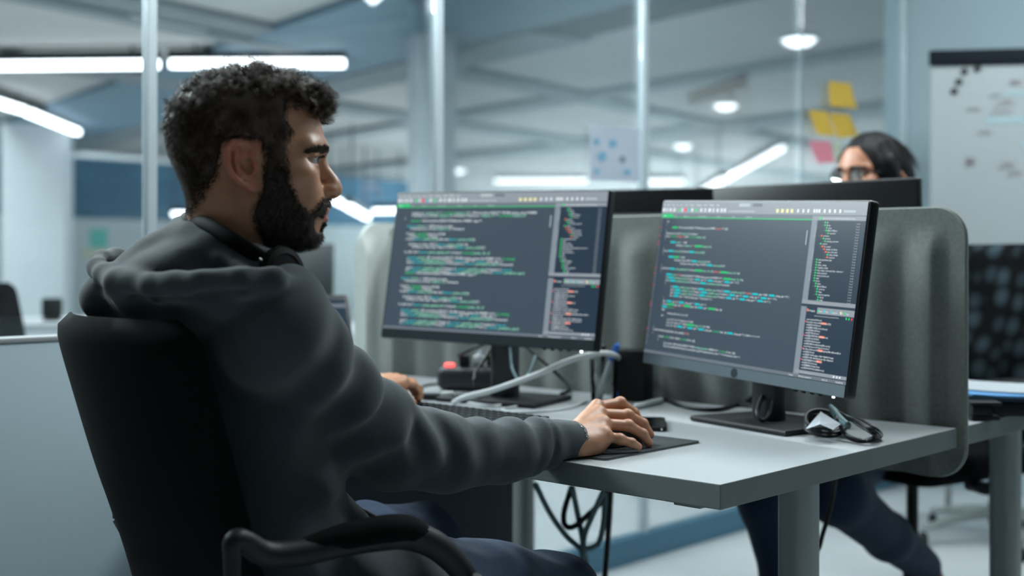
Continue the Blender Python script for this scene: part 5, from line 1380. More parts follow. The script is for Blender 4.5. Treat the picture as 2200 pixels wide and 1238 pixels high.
# eyes
def eyes(frame, parent, mats, r=0.0124, look=(1, 0.0, -0.05)):
    for sg in (-1, 1):
        n = 24; V = []; Q = []; MI = []
        d = np.array(look, float); d[1] += sg * 0.02; d /= np.linalg.norm(d); a = np.cross(d, (0, 0, 1)); a /= np.linalg.norm(a); b = np.cross(a, d)
        c = np.array((.0750, sg * .031, -.010)); rows = [0.0, .10, .19, .27, .36, .46, .52, .62, .8, 1.0, 1.3, 1.7, 2.2, 2.7, 3.1]
        for t in rows:
            rr = r * (1 + .06 * math.exp(-(t / .42) ** 4))
            for j in range(n): V.append(c + rr * (d * math.cos(t) + (a * math.cos(2 * math.pi * j / n) + b * math.sin(2 * math.pi * j / n)) * math.sin(t + 1e-4)))
        for i in range(len(rows) - 1):
            for j in range(n): Q.append((i * n + j, i * n + (j + 1) % n, (i + 1) * n + (j + 1) % n, (i + 1) * n + j)); MI.append(2 if rows[i + 1] <= .2 else 1 if rows[i + 1] <= .5 else 0)
        np_obj('eye', frame(np.array(V)), np.array(Q)[:, ::-1], mats, parent, MI)
eyes(HF, man, [M['eye_white'], M['iris'], M['pupil']], look=(1, 0.24, -0.03))

# scalp hair: a close dark cap on the skull plus curly strands
def hair_mask(V, N, poly): return in_poly(V[:, 0], V[:, 2], poly)
FC = Field((-.135, -.105, -.10), (.135, .105, .15), 0.0026)
Xh, Yh, Zh = FC.grids()
zq = np.clip(FC.ax[2], HT[0, 0], HT[-1, 0])
def scalp_field(extra):
    """The skull loft pushed out by extra (an array over the grid)."""
    fr, bk, hw = (np.interp(zq, HT[:, 0], HT[:, i])[None, None, :] for i in (1, 2, 3))
    c = np.interp(zq, [-.13, -.09, -.03, .04, .105], [.04, .02, -.012, -.02, -.006])[None, None, :]
    A = np.where(Xh > c, (Xh - c) / np.maximum(fr - c, .004), (Xh - c) / np.minimum(bk - c, -.004))
    q = ((np.abs(Yh) / np.maximum(hw, .003)) ** 2.25 + np.abs(A) ** 2.25) ** (1 / 2.25)
    d = (q - 1) * np.minimum(hw, .06)
    over = np.maximum(FC.ax[2] - .09, 0)[None, None, :]
    dome = np.sqrt(((Xh + .008) / .105) ** 2 + (Yh / .080) ** 2 + ((Zh - .012) / .0935) ** 2) - 1
    d = np.where(Zh > .03, np.minimum(d, dome * .09), d)
    d = np.maximum(d, np.where(Zh > .098, dome * .09, -1))
    return d - extra
nz = lambda s, a=1.0: np.sin(Xh * s + 1.3 * np.sin(Yh * s * .7)) * np.sin(Yh * s * 1.1 + .6) * np.sin(Zh * s * .9 + 1.1 + np.sin(Xh * s * .6)) * a
top = np.clip((Zh - .03) / .06, 0, 1); frontq = np.clip((Xh - .02) / .06, 0, 1) * np.clip((Zh - .04) / .03, 0, 1)
low = np.clip((-.02 - Zh) / .05, 0, 1)
extra = .0022 + .0022 * top + .003 * frontq - .0018 * low + nz(120, .0022) + nz(230, .0014)
FC.f = scalp_field(extra).astype(np.float32)
FC.ell((.064, 0, .070), (.032, .048, .020), k=.012)
Xf, Yf = np.broadcast_arrays(Xh, Zh)
inside = poly_dist(np.broadcast_to(Xh, FC.f.shape)[:, 0, :], np.broadcast_to(Zh, FC.f.shape)[:, 0, :], HAIR_P)[:, None, :]
FC.f = np.maximum(FC.f, np.where(inside > .004, -1, (.004 - inside) * .6)).astype(np.float32)
CV, CQ = FC.mesh(); CV = relax(CV, CQ, 2, 0.5); CN = vnormals(CV, CQ)
def pick(n, V, Q, mask, rng):
    cen = V[Q].mean(1); ok = np.where(mask(cen))[0]
    i = rng.choice(ok, n); w = rng.dirichlet(np.ones(4), n)
    return (V[Q[i]] * w[:, :, None]).sum(1), i
def feather(c, poly, lo=-.003, hi=.006): return np.clip((poly_dist(c[:, 0], c[:, 2], poly) - lo) / (hi - lo), 0, 1)
# short hair on the sides and nape grows from the skin so that its border thins out softly
def side_hair(n, zlim, side, rng):
    P, i = pick(n, HV, HQ, lambda c: (poly_dist(c[:, 0], c[:, 2], HAIR_P) > -.004) & (c[:, 2] < zlim) & ((c[:, 1] > -.02) if side else True) & ~((c[:, 0] > -.04) & (c[:, 0] < .011) & (c[:, 2] < .012)), rng)
    k = rng.uniform(0, 1, n) < feather(P, HAIR_P, -.004, .008); P, i = P[k], i[k]; Nn = HN[HQ[i]].mean(1)
    up = np.clip((P[:, 2] + .06) / .11, 0, 1); fr_ = P[:, 0] > .005
    L = (.004 + .008 * up) * rng.uniform(.6, 1.4, len(P))
    comb = np.stack([np.where(fr_, -.25, -.55), 0 * up, np.where(fr_, -1.0, -.8)], 1)
    return strands(P, Nn, L, rng, comb, .0011, .8, .00040, 6, .50)
S1 = side_hair(12000, .062, True, rng); S1b = side_hair(2500, .062, False, rng)
Pm, im = pick(3200, CV, CQ, lambda c: (c[:, 1] > -.06) & (c[:, 2] < .06), rng)
SM_ = strands(Pm - CN[CQ[im]].mean(1) * .001, CN[CQ[im]].mean(1), rng.uniform(.004, .010, len(Pm)), rng, np.tile([-.5, 0, -.7], (len(Pm), 1)), .0016, .9, .00040, 6, .5)
def top_locks(n, mask, L, curl, turns, per, comb, spread=.0022):
    P, i = pick(n, CV, CQ, mask, rng)
    return locks(P - CN[CQ[i]].mean(1) * .003, CN[CQ[i]].mean(1), rng.uniform(*L, n), rng, np.tile(comb, (n, 1)), per, curl, turns, spread)
S2 = top_locks(330, lambda c: (c[:, 2] > .050) & (c[:, 0] < .03) & (np.abs(c[:, 1]) < .070), (.010, .020), .0050, 1.1, 14, [-.15, 0, .15])
S3 = top_locks(300, lambda c: (c[:, 2] > .050) & (c[:, 0] >= .0) & (np.abs(c[:, 1]) < .062), (.013, .026), .0080, 1.1, 15, [.35, 0, .15], .0015)
S4 = top_locks(90, lambda c: (c[:, 2] > .058) & (c[:, 0] >= .062) & (np.abs(c[:, 1]) < .052), (.013, .025), .0085, 1.25, 16, [.55, 0, -.15], .0015)
S5 = top_locks(26, lambda c: (c[:, 2] > .092) & (c[:, 0] > -.03) & (np.abs(c[:, 1]) < .045), (.020, .034), .0085, 1.0, 7, [.1, 0, .5], .0014)
S6 = top_locks(60, lambda c: (c[:, 2] > .03) & (c[:, 0] < -.06) & (np.abs(c[:, 1]) < .05), (.008, .016), .0050, 1.0, 5, [-.3, 0, .0], .0016)
V, Q = merge((CV, CQ), S1, S1b, SM_, S2, S3, S4, S5, S6)
np_obj('hair', HF(V), Q, M['hair'], man)

# beard and moustache
def near_skin(V, off): return V
pdb = poly_dist(fc[:, 0], fc[:, 2], BEARD_P)
bm_f = pdb > -.002
bm_f &= ~((((fc[:, 0] - .101) / .0125) ** 2 + ((fc[:, 2] + .0825) / .0112) ** 2 < 1) & (np.abs(fc[:, 1]) < .024))
bm_f &= ~((((fc[:, 0] - .0875) / .0080) ** 2 + ((fc[:, 2] + .0960) / .0110) ** 2 < 1) & (np.abs(fc[:, 1]) > .006))
bm_f &= (np.abs(fc[:, 1]) < .085) & ~((fc[:, 2] < -.135) & (fc[:, 0] < .02))
ear = ((fc[:, 0] < .012) & (fc[:, 2] > -.055)); bm_f &= ~ear
bm_all = bm_f.copy(); bm_f &= pdb > .0045
used = np.unique(HQ[bm_f]); remap = -np.ones(len(HV), int); remap[used] = np.arange(len(used))
edge = np.zeros(len(HV)); np.add.at(edge, HQ[bm_f].ravel(), 1.0); inner = np.clip((edge[used] - 3) / 1, 0, 1)
dens = np.clip((.055 - np.abs(HV[used, 0] - .055)) / .04, .3, 1)
low_b = np.clip((-HV[used, 2] - .085) / .03, 0, 1)
SKV = HV[used] + HN[used] * (.0008 + (.0018 + .0022 * low_b) * inner)[:, None]
SKQ = remap[HQ[bm_f]]
okf = np.where(bm_all)[0]
prb = np.clip((pdb[okf] + .003) / .009, .05, 1); i = rng.choice(okf, 15000, p=prb / prb.sum()); w = rng.dirichlet(np.ones(4), len(i)); P = (HV[HQ[i]] * w[:, :, None]).sum(1); Nb = HN[HQ[i]].mean(1)
keep = P[:, 1] > -.045; P, Nb = P[keep], Nb[keep]
lb = np.clip((-P[:, 2] - .07) / .05, 0, 1); must = (P[:, 2] > -.076) & (P[:, 0] > .078)
Lb = (.0055 + .0050 * lb) * rng.uniform(.5, 1.3, len(P)); Lb[(P[:, 0] > .074) & (P[:, 2] > -.108)] *= .55; Lb[must] = .0042 * rng.uniform(.6, 1.2, must.sum())
comb = np.stack([.25 + .25 * lb, .3 * np.sign(P[:, 1]) * (np.abs(P[:, 1]) > .01) * .5, -.75 - .2 * lb], 1)
BS = strands(P, Nb, Lb, rng, comb, .0016, 1.0, .00040, 6, .55)
V, Q = merge((SKV, SKQ), BS)
np_obj('beard', HF(V), Q, M['beard'], man)
# eyebrows
BROW_P = [(.0675, -.0030), (.0690, .0010), (.0813, .0062), (.0953, .0096), (.1060, .0092), (.1060, .0018), (.0889, .0004), (.0762, -.0024)]
for sg in (-1, 1):
    P, i = pick(800, HV, HQ, lambda c: (poly_dist(c[:, 0], c[:, 2], BROW_P) > 0) & (c[:, 1] * sg > .007), rng)
    V, Q = strands(P, HN[HQ[i]].mean(1), rng.uniform(.005, .009, len(P)), rng, np.tile([-.75, sg * .75, .30], (len(P), 1)), .0005, .5, .00042, 5, .35)
    np_obj('eyebrow', HF(V), Q, M['beard'], man)
t = rng.uniform(0, 1, 120)
lash = []
for sg in (-1, 1):
    b = np.stack([.0905 - .010 * np.abs(2 * t - 1) ** 2, sg * (.0195 + .024 * t), -.0052 - .0022 * np.abs(2 * t - 1) ** 2], 1)
    lash.append(strands(b, np.tile([1.0, 0, .1], (120, 1)), rng.uniform(.004, .0065, 120), rng, np.tile([.6, sg * .2, .1], (120, 1)), .0006, .4, .0003, 5, .8))
V, Q = merge(*lash); np_obj('eyelashes', HF(V), Q, M['beard'], man)

# hoodie
FO = Field((-.78, 1.36, .46), (.14, 2.44, 1.13), 0.0042)
A3 = (tr, tf, tu)
FO.ell(T(0, .015, -.17), (.19, .125, .21), A3, k=.04); FO.ell(T(0, .050, -.36), (.180, .118, .20), A3, k=.05); FO.ell(T(.0, .085, -.47), (.19, .130, .12), A3, k=.04)
FO.ell(np.array(W(825, 1240, 1.70)), (.10, .095, .060), A3, k=.04)                                # the skirt over the right hip
FO.ell(np.array(W(690, 1165, 1.78)), (.08, .07, .07), A3, k=.04)
FO.cap(T(.05, -.01, -.035), RS, .062, .070, .03); FO.cap(T(-.05, -.01, -.035), LS, .062, .068, .03)
UA = RS * .5 + RE * .5 + np.array((-.012, -.004, -.006))
FO.chain([RS, UA, RE], [.074, .066, .068], .02)
m1, m2, m3 = RE * .72 + RWv * .28, RE * .40 + RWv * .60, RE * .16 + RWv * .84
FO.chain([RE, m1 - (0, 0, .016), m2 - (0, 0, .015), m3 - (0, 0, .006)], [.066, .057, .047, .039], .016)
cu0, cu1 = RE * .17 + RWv * .83, RE * .005 + RWv * .995
FO.chain([cu0, cu1], [.0385, .0335], .006)
FO.chain([LS, LE, LWv - (np.array(LWv) - LE) * .04], [.072, .064, .038], .02)
# hood: collar roll round the neck, cone down to the rim, folded rim and the bag behind
P3 = lambda *a: [np.array(W(*p)) for p in a]
FO.chain(P3((398, 500, 1.705), (425, 512, 1.645), (480, 540, 1.61), (545, 582, 1.60), (590, 612, 1.63), (600, 630, 1.70)), [.017, .019, .022, .024, .024, .024], .022)
FO.chain(P3((398, 500, 1.705), (420, 508, 1.76), (470, 530, 1.80), (540, 575, 1.80), (600, 630, 1.72)), [.017, .019, .022, .024, .024], .022)
FO.chain(P3((390, 545, 1.675), (345, 580, 1.66), (285, 612, 1.655)), [.038, .042, .038], .03)
FO.chain(P3((440, 575, 1.63), (380, 610, 1.60), (300, 625, 1.61)), [.045, .042, .036], .03)
FO.chain(P3((520, 615, 1.62), (600, 650, 1.60)), [.05, .05], .03)
FO.chain(P3((226, 592, 1.625), (252, 607, 1.585), (330, 615, 1.545), (430, 612, 1.515), (520, 604, 1.505), (590, 600, 1.525), (640, 618, 1.565)), [.014, .0165, .018, .0175, .0165, .015, .010], .010)
FO.chain(P3((226, 592, 1.625), (213, 577, 1.66), (218, 562, 1.70), (246, 556, 1.75), (290, 560, 1.80), (340, 575, 1.83)), [.014, .0145, .0145, .0145, .0145, .0145], .010)
FO.ell(np.array(W(310, 650, 1.62)) + tf * .035, (.155, .045, .042), (tr, tf, tu), k=.02)
FO.ell(np.array(W(238, 640, 1.705)), (.042, .042, .036), None, k=.02)
FO.chain(P3((240, 650, 1.70), (300, 664, 1.665), (380, 678, 1.605), (480, 646, 1.525), (585, 603, 1.52)), [.022, .020, .016, .017, .008], .016)
FO.ell(np.array(W(262, 578, 1.70)), (.040, .055, .012), None, k=.010, mode='-')                  # mouth of the hood
FO.ell(np.array(W(360, 603, 1.585)), (.06, .022, .006), (tr, tf, tu), k=.010, mode='-')
FO.chain(P3((338, 594, 1.575), (385, 552, 1.605), (424, 520, 1.635)), [.006, .006, .004], .014)
FO.chain(P3((560, 604, 1.535), (470, 560, 1.575), (430, 530, 1.60)), [.006, .006, .004], .014)
FO.chain(P3((285, 585, 1.615), (330, 545, 1.645)), [.005, .004], .010); FO.chain(P3((265, 588, 1.64), (300, 556, 1.67)), [.004, .003], .010)
FO.chain(P3((262, 630, 1.575), (330, 639, 1.535), (430, 637, 1.503), (510, 626, 1.492), (565, 613, 1.497)), [.002, .0035, .004, .0035, .002], .006, '-')
# cloth folds: local waves across the sleeve, chest and waist
X, Y, Z = FO.grids()
def fold(c, sig, d, wl, amp, ph=0.0, warp=0.35):
    c = np.array(c, float); R = max(sig) * 2.4
    sl, x, y, z = FO._sub(c - R, c + R)
    g = np.exp(-(((x - c[0]) / sig[0]) ** 2 + ((y - c[1]) / sig[1]) ** 2 + ((z - c[2]) / sig[2]) ** 2))
    d = np.array(d, float); d /= np.linalg.norm(d)
    s = (x - c[0]) * d[0] + (y - c[1]) * d[1] + (z - c[2]) * d[2]
    wv = np.sin(2 * np.pi * s / wl + ph + warp * np.sin(38 * x + 3) + warp * np.sin(33 * z + 31 * y))
    wv = np.sign(wv) * np.abs(wv) ** 0.85
    FO.f[sl] += (amp * g * wv).astype(np.float32)
ad = RE - RS; fd = RWv - RE
near = np.array((.05, -.06, .0))
fold(RS * .62 + RE * .38 + near, (.10, .09, .10), ad + (0.05, 0, .02), .085, .0085, 0.6)
fold(RS * .28 + RE * .72 + near, (.09, .09, .09), ad + (-.08, 0, -.05), .075, .0085, 2.0)
fold(RE * .9 + RWv * .1 + (.02, -.02, .03), (.07, .08, .06), fd + (0, 0, .12), .060, .0070, 0.3)
fold(RE * .62 + RWv * .38 + (0, 0, .03), (.09, .09, .05), fd, .055, .0034, 1.2)
fold(RE * .28 + RWv * .72 + (0, -.01, .02), (.05, .05, .05), fd + (.0, 0, .08), .052, .0050, 0.2)
fold(T(.15, .06, -.33), (.10, .10, .14), (.4, -.2, .9), .12, .0070, 0.5)
fold(T(.12, .10, -.20), (.09, .09, .09), (.7, .2, -.7), .10, .0060, 1.4)
fold(W(820, 1210, 1.64), (.10, .10, .06), (.8, .3, .5), .07, .0070, 0)
fold(W(330, 650, 1.55), (.14, .10, .05), (-.7, .6, .3), .10, .0022, 1.0)
fold(W(470, 580, 1.56), (.10, .08, .05), (.7, -.5, .6), .060, .0022, .5)
FO.f += (.0008 * np.sin(61 * X + 2 * np.sin(47 * Z)) * np.sin(53 * Y + 1.7 * np.sin(41 * X)) * np.sin(57 * Z)).astype(np.float32)
# cuff seam and the desk edge the forearm lies on
sC = RE * .185 + RWv * .815
def ring_groove(c, d, depth, wd):
    d = np.array(d) / np.linalg.norm(d); sl, x, y, z = FO._sub(np.array(c) - .06, np.array(c) + .06)
    s = (x - c[0]) * d[0] + (y - c[1]) * d[1] + (z - c[2]) * d[2]
    FO.f[sl] += (depth * np.exp(-(s / wd) ** 2)).astype(np.float32)
ring_groove(sC, fd, .0045, .004); ring_groove(sC - fd * .055, fd, -.004, .011)
# keep the sleeve on top of the desk where it crosses the edge
ac = (X - DC.x) * D1.x + (Y - DC.y) * D1.y; bc_ = (X - DC.x) * D2.x + (Y - DC.y) * D2.y
desk_d = np.maximum(np.maximum(-bc_, Z - ZT), np.abs(ac - .8) - .8)
FO.f = np.maximum(FO.f, .0015 - desk_d).astype(np.float32)
OV, OQ = FO.mesh(); OV = relax(OV, OQ, 2, 0.45)
hood = np_obj('hoodie', OV, OQ, M['hoodie'], man)
# stitched hem edge of the hoodie front, and drawn seam of the armhole
bm = B(); tube(bm, [W(758, 1090, 1.80), W(795, 1108, 1.84), W(834, 1132, 1.87)], 0.0075, 8, 5, 0.7); tube(bm, [W(884, 1170, 1.74), W(912, 1200, 1.72), W(928, 1236, 1.70), W(932, 1262, 1.68)], 0.0075, 8, 5, 0.7); part('hem', bm, M['hoodie'], hood, 180)

# jeans and shoes
FJ = Field((-.62, 1.55, .02), (.26, 2.46, .72), 0.006)
FJ.ell((HIPr + HIPl) / 2 + (-.03, -.03, .01), (.19, .15, .13), A3, k=.03)
FJ.chain([HIPr, HIPr * .4 + KNr * .6, KNr, KNr * .45 + ANr * .55, ANr], [.098, .088, .076, .062, .052], .03)
FJ.chain([HIPl, HIPl * .4 + KNl * .6, KNl, KNl * .45 + ANl * .55, ANl], [.098, .086, .073, .062, .052], .03)
X, Y, Z = FJ.grids(); FJ.f += (.0025 * np.sin(70 * X + 40 * Z + np.sin(50 * Y)) * np.sin(55 * Y + 30 * Z)).astype(np.float32)
JV, JQ = FJ.mesh(); JV = relax(JV, JQ, 2, 0.45)
np_obj('jeans', JV, JQ, M['jeans'], man)
def shoe(an, f, m, parent):
    f = np.array(f) / np.linalg.norm(f); F = Field(an - (.2, .2, .1), an + (.25, .25, .08), .005); o = np.array((an[0], an[1], 0))
    F.chain([o + f * -.03 + (0, 0, .045), o + f * .08 + (0, 0, .04), o + f * .17 + (0, 0, .032)], [.042, .040, .030], .03); F.cap(an - (0, 0, .02), an + (0, 0, .02), .045, .046, .02)
    X, Y, Z = F.grids(); F.f = np.maximum(F.f, .002 - Z + 0 * X + 0 * Y).astype(np.float32)
    V, Q = F.mesh(); return np_obj('shoe', V, Q, m, parent)
shoe(ANr, (.75, .5, 0), M['shoe'], man); shoe(ANl, (.7, .7, 0), M['shoe'], man)

# bracelet: plain plate on top, chain links down the side of the right wrist
wd_ = (RWv - RE) / np.linalg.norm(RWv - RE); bc0 = RWv + wd_ * .006
e1 = np.cross(wd_, (0, 0, 1)); e1 /= np.linalg.norm(e1); e2 = np.cross(e1, wd_); e2 = e2 if e2[2] > 0 else -e2
tilt = wd_ * .0
bm = B()
pt = lambda a, r=.0318: Vector(bc0 + r * (math.cos(a) * e1 * 1.0 + math.sin(a) * e2) + wd_ * (.006 - .010 * math.sin(a)))
pl = [pt(math.radians(x)) for x in range(60, 141, 8)]
for k in range(len(pl) - 1):
    a, b = pl[k], pl[k + 1]; d = (b - a); ax0 = d.normalized(); ax1 = Vector(wd_); ax1 = (ax1 - ax0 * ax1.dot(ax0)).normalized()
    box(bm, (a + b) / 2, (d.length * 1.02, .006, .0014), (ax0, ax1, ax0.cross(ax1)))
nl = 34
for k in range(nl):
    a = math.radians(146 + (360 - 92) * k / (nl - 1)); c = pt(a); d = (pt(a + .05) - c).normalized(); o_ = (c - Vector(bc0)).normalized(); s_ = d.cross(o_) if k % 2 else o_
    ring = [c + d * (.0037 * math.cos(t)) + s_ * (.0021 * math.sin(t)) for t in [2 * math.pi * j / 10 for j in range(11)]]
    tube(bm, ring, .00075, 5)
part('bracelet', bm, M['chrome'], man, 60)

M['hp'] = mat('headphone_black', lin(8, 9, 10), 0.7, spec=0.12, noise=(40, 0.05))
# headphones round the neck
t = thing('headphones', 'black headphones hanging round the neck of the bearded man', 'headphones', W(480, 520, 1.70))
bm = B(); bp = [W(592, 572, 1.585), W(560, 553, 1.57), W(510, 522, 1.572), W(455, 488, 1.60), W(412, 472, 1.645), W(392, 471, 1.705), W(408, 475, 1.77), W(460, 498, 1.81), W(530, 535, 1.80), W(585, 565, 1.77)]
sp = smooth_path(bp, 6); prof = []
for i, p in enumerate(sp):
    d = (sp[min(i + 1, len(sp) - 1)] - sp[max(i - 1, 0)]).normalized(); o_ = (p - W(490, 512, 1.70)); o_ = (o_ - d * o_.dot(d)).normalized(); u_ = d.cross(o_).normalized(); u_ = u_ if u_.z > 0 else -u_
    prof.append([bm.verts.new(p + u_ * (.0100 * math.cos(a)) + o_ * (.0046 * math.sin(a))) for a in [2 * math.pi * j / 10 for j in range(10)]])
for i in range(len(prof) - 1):
    for j in range(10): bm.faces.new((prof[i][j], prof[i][(j + 1) % 10], prof[i + 1][(j + 1) % 10], prof[i + 1][j]))
bm.faces.new(prof[0]); bm.faces.new(prof[-1]); bmesh.ops.recalc_face_normals(bm, faces=bm.faces); part('headband', bm, M['hp'], t, 60)
bm = B(); tube(bm, [W(556, 556, 1.560), W(572, 566, 1.565), W(584, 580, 1.572)], .0022, 8, 4); part('metal_slider', bm, M['chrome'], t, 60)
def cup(c, axis):
    axis = Vector(axis).normalized(); a = axis.cross(UP).normalized(); ax = (a, axis.cross(a), axis)
    bm = B(); lathe(bm, c, [(.018, -.004), (.028, -.002), (.0345, .004), (.0355, .012), (.033, .018), (.025, .0205), (.024, .0195), (.014, .0205), (.004, .0205)], 36, ax); e = part('ear_cup', bm, M['hp'], t, 50)
    bm = B(); lathe(bm, c - axis * .016, [(.018, 0), (.030, .001), (.0345, .006), (.0345, .011), (.028, .0155), (.018, .0155)], 36, ax); part('ear_pad', bm, M['black_plastic'], e, 50)
cup(W(594, 590, 1.59), (.80, -.58, .12)); cup(W(600, 592, 1.79), (.75, .45, .42))

# the chair of the man
tfv, trv = Vector(tf), Vector(tr)
sc_ = Vector((-.275, 1.80, 0))
t = thing('office_chair', 'black office chair the bearded man sits on, its tall back nearest the camera', 'chair', sc_, 'office chairs')
chair_base(t, sc_, 30, M['black_plastic'], M['black_plastic'], 0.38)
seat_pad(sc_ + UP * .452, tfv, .49, .48, M['mesh_black'], t)
bm = B(); backrest(bm, Vector((-.545, 1.610, .985)), Vector((-.436, 1.690, .50)), .216, .205, tfv, .034, .040, 18, 30, .05); part('backrest', bm, M['mesh_black'], t, 60)
bm = B(); tube(bm, [sc_ - tfv * .10 + UP * .375, sc_ - tfv * .24 + UP * .37, Vector((-.455, 1.665, .48)), Vector((-.478, 1.655, .62))], .022, 10, 5, .6); part('back_support', bm, M['black_plastic'], t, 60)
bm = B(); lathe(bm, sc_ + UP * .355, [(.10, 0), (.12, .012), (.12, .03)], 16); part('tilt_housing', bm, M['black_plastic'], t, 40)
ap_near = [W(*p) for p in [(500, 1262, 1.45), (499, 1200, 1.45), (500, 1166, 1.45), (520, 1160, 1.46), (570, 1190, 1.485), (640, 1188, 1.51), (740, 1165, 1.545), (830, 1149, 1.575), (880, 1150, 1.595), (935, 1172, 1.615), (980, 1212, 1.63), (1005, 1250, 1.635), (1008, 1300, 1.62)]] + [Vector((-.20, 1.66, .40))]
mid = Vector((-.475, 1.668, 0))
def mirrored(p):
    q = p - mid; r_, f_ = q.dot(trv), q.dot(tfv)
    return mid + trv * (-min(r_, .215) * .92) + tfv * (f_ * .85 + .06) + UP * p.z
for ap in (ap_near, [mirrored(p) for p in ap_near]):
    bm = B(); tube(bm, ap, [.010, .011, .012, .013, .016, .017, .018, .020, .020, .019, .017, .016, .016, .016], 12, 5, 1.0); part('arm_rest', bm, M['black_plastic'], t, 180)
    bm = B(); tube(bm, [ap[0], ap[0].lerp(sc_ + UP * .45, .35) - UP * .1, Vector((sc_.x * .55 + ap[0].x * .45, sc_.y * .55 + ap[0].y * .45, .40))], .011, 10, 4); part('arm_support', bm, M['black_plastic'], t, 180)
    bm = B(); tube(bm, [p + UP * .005 for p in ap[5:10]], [.012, .021, .023, .022, .012], 12, 5, .9); part('arm_pad', bm, M['mesh_black'], t, 180)
# ------------------------------------------------------------------ the woman behind the far monitor
M['skin_w'] = skin_mat('skin_woman', lin(176, 122, 94))
M['hair_w'] = mat('hair_black', lin(20, 18, 20), 0.55, spec=0.25, noise=(70, 0.2), bump=(260, 0.3))
M['top_w'] = mat('blouse_dark', lin(40, 44, 52), 0.85, noise=(200, 0.2))
M['shoe_w'] = mat('shoe_red_brown', lin(120, 52, 44), 0.5, noise=(30, 0.1))
WO = W(1842, 379, 3.42)                                          # between her eyes
WF = Frame(np.array(WO) - np.array((0, 0, 0)), 214, 1.0, 6)
sh = lambda V: WF(np.asarray(V) + np.array((-.055, 0, .010)))
FW_ = head_field(0.0030, False); wv_, wq_ = FW_.mesh(); wv_ = relax(wv_, wq_, 1, .4)
wb = np.array((WO.x + .03, WO.y + .10, 0)); wf3 = np.array((math.cos(math.radians(214)), math.sin(math.radians(214)), 0)); wr3 = np.array((wf3[1], -wf3[0], 0))
nk = sh((-.045, 0, -.20))
hipw = nk + (-wf3 * .10) * 0 + np.array((.02, .04, 0)); hipw[2] = .57
sL, sR = nk + wr3 * .17 + (0, 0, -.04), nk - wr3 * .17 + (0, 0, -.04)
FWB = Field(np.array((.1, 2.5, .02)), np.array((1.9, 4.3, 1.35)), .012)
A3w = (wr3, wf3, tu)
FWB.ell(nk * .55 + hipw * .45, (.15, .10, .26), A3w, k=.04); FWB.cap(sL, sR, .05, .05, .04); FWB.cap(nk + (0, 0, .06), nk, .048, .055, .03)
hands_w = [np.array(Dk(.45, 1.30, .80)), np.array(Dk(.80, 1.35, .80))]
for s_, hd, sg in ((sL, hands_w[0], 1), (sR, hands_w[1], -1)):
    el = (s_ + hd) / 2 + wr3 * sg * .10 + (0, 0, -.12); FWB.chain([s_, el, hd], [.045, .036, .024], .03)
    d_ = wf3; FWB.chain([hd, hd + d_ * .07, hd + d_ * .10 - (0, 0, .02)], [.026, .030, .02], .02)
    for q in range(4):
        o_ = hd + d_ * .08 + wr3 * (q - 1.5) * .018; FWB.chain([o_, o_ + d_ * .035, o_ + d_ * .055 - (0, 0, .025)], [.0095, .009, .008], .006)
    FWB.chain([hd + d_ * .03, hd + d_ * .05 - wr3 * sg * .045], [.013, .010], .01)
V, Q = merge((sh(wv_), wq_), FWB.mesh())
woman = np_obj('person', V, Q, [M['skin_w']], None, None, loc=(float(hipw[0]), float(hipw[1]), .46))
tag(woman, 'person with long black hair and thin glasses, half hidden behind the monitor back', 'person')
eyes(lambda V: sh(V), woman, [M['eye_white'], M['iris'], M['pupil']], look=(1, 0, -.25))
# hair: centre-parted, smooth, falling behind the shoulder
FHW = Field((-.17, -.14, -.34), (.14, .14, .15), .004)
FHW.ell((-.012, 0, .016), (.112, .083, .109), k=.01)
for sg in (-1, 1):
    FHW.chain([(.02, sg * .066, .03), (-.01, sg * .074, -.05), (-.03, sg * .080, -.14), (-.05, sg * .08, -.28)], [.022, .026, .030, .028], .025)
FHW.chain([(-.08, 0, .0), (-.085, 0, -.12), (-.09, 0, -.28)], [.06, .065, .06], .04)
FHW.ell((.098, 0, -.046), (.076, .066, .116), k=.008, mode='-')
X, Y, Z = FHW.grids(); FHW.f += (.0012 * np.sin(240 * np.abs(Y) + 60 * Z) + .02 * np.exp(-(Y / .0035) ** 2) * (Z > .085) * .12).astype(np.float32)
hv, hq = FHW.mesh(); hv = relax(hv, hq, 2, .5)
hn = vnormals(hv, hq)
i = rng.integers(0, len(hq), 5000); P = hv[hq[i]].mean(1); sd = np.sign(P[:, 1] + rng.normal(0, .004, len(P)))
comb = np.stack([-.25 - .5 * (P[:, 2] > .06), sd * .9 * (P[:, 2] > .05), -.6 - .6 * (P[:, 2] <= .05)], 1)
hs = strands(P, hn[hq[i]].mean(1), rng.uniform(.025, .045, len(P)), rng, comb * 2.0, .0015, .5, .0007, 7, .03, .3)
V, Q = merge((hv, hq), hs)
np_obj('hair', sh(V), Q, M['hair_w'], woman)
for sg in (-1, 1):
    t_ = rng.uniform(0, 1, 260); okb = wv_[(np.abs(wv_[:, 1] - sg * .03) < .02) & (wv_[:, 0] > .07) & (np.abs(wv_[:, 2] - .006) < .0035)]
    P = okb[rng.integers(0, len(okb), 260)]
    V, Q = strands(P, np.tile([1.0, 0, 0], (260, 1)), rng.uniform(.005, .008, 260), rng, np.tile([-.3, sg * .9, .2], (260, 1)), .0005, .4, .0007, 4, .35)
    np_obj('eyebrow', sh(V), Q, M['hair_w'], woman)
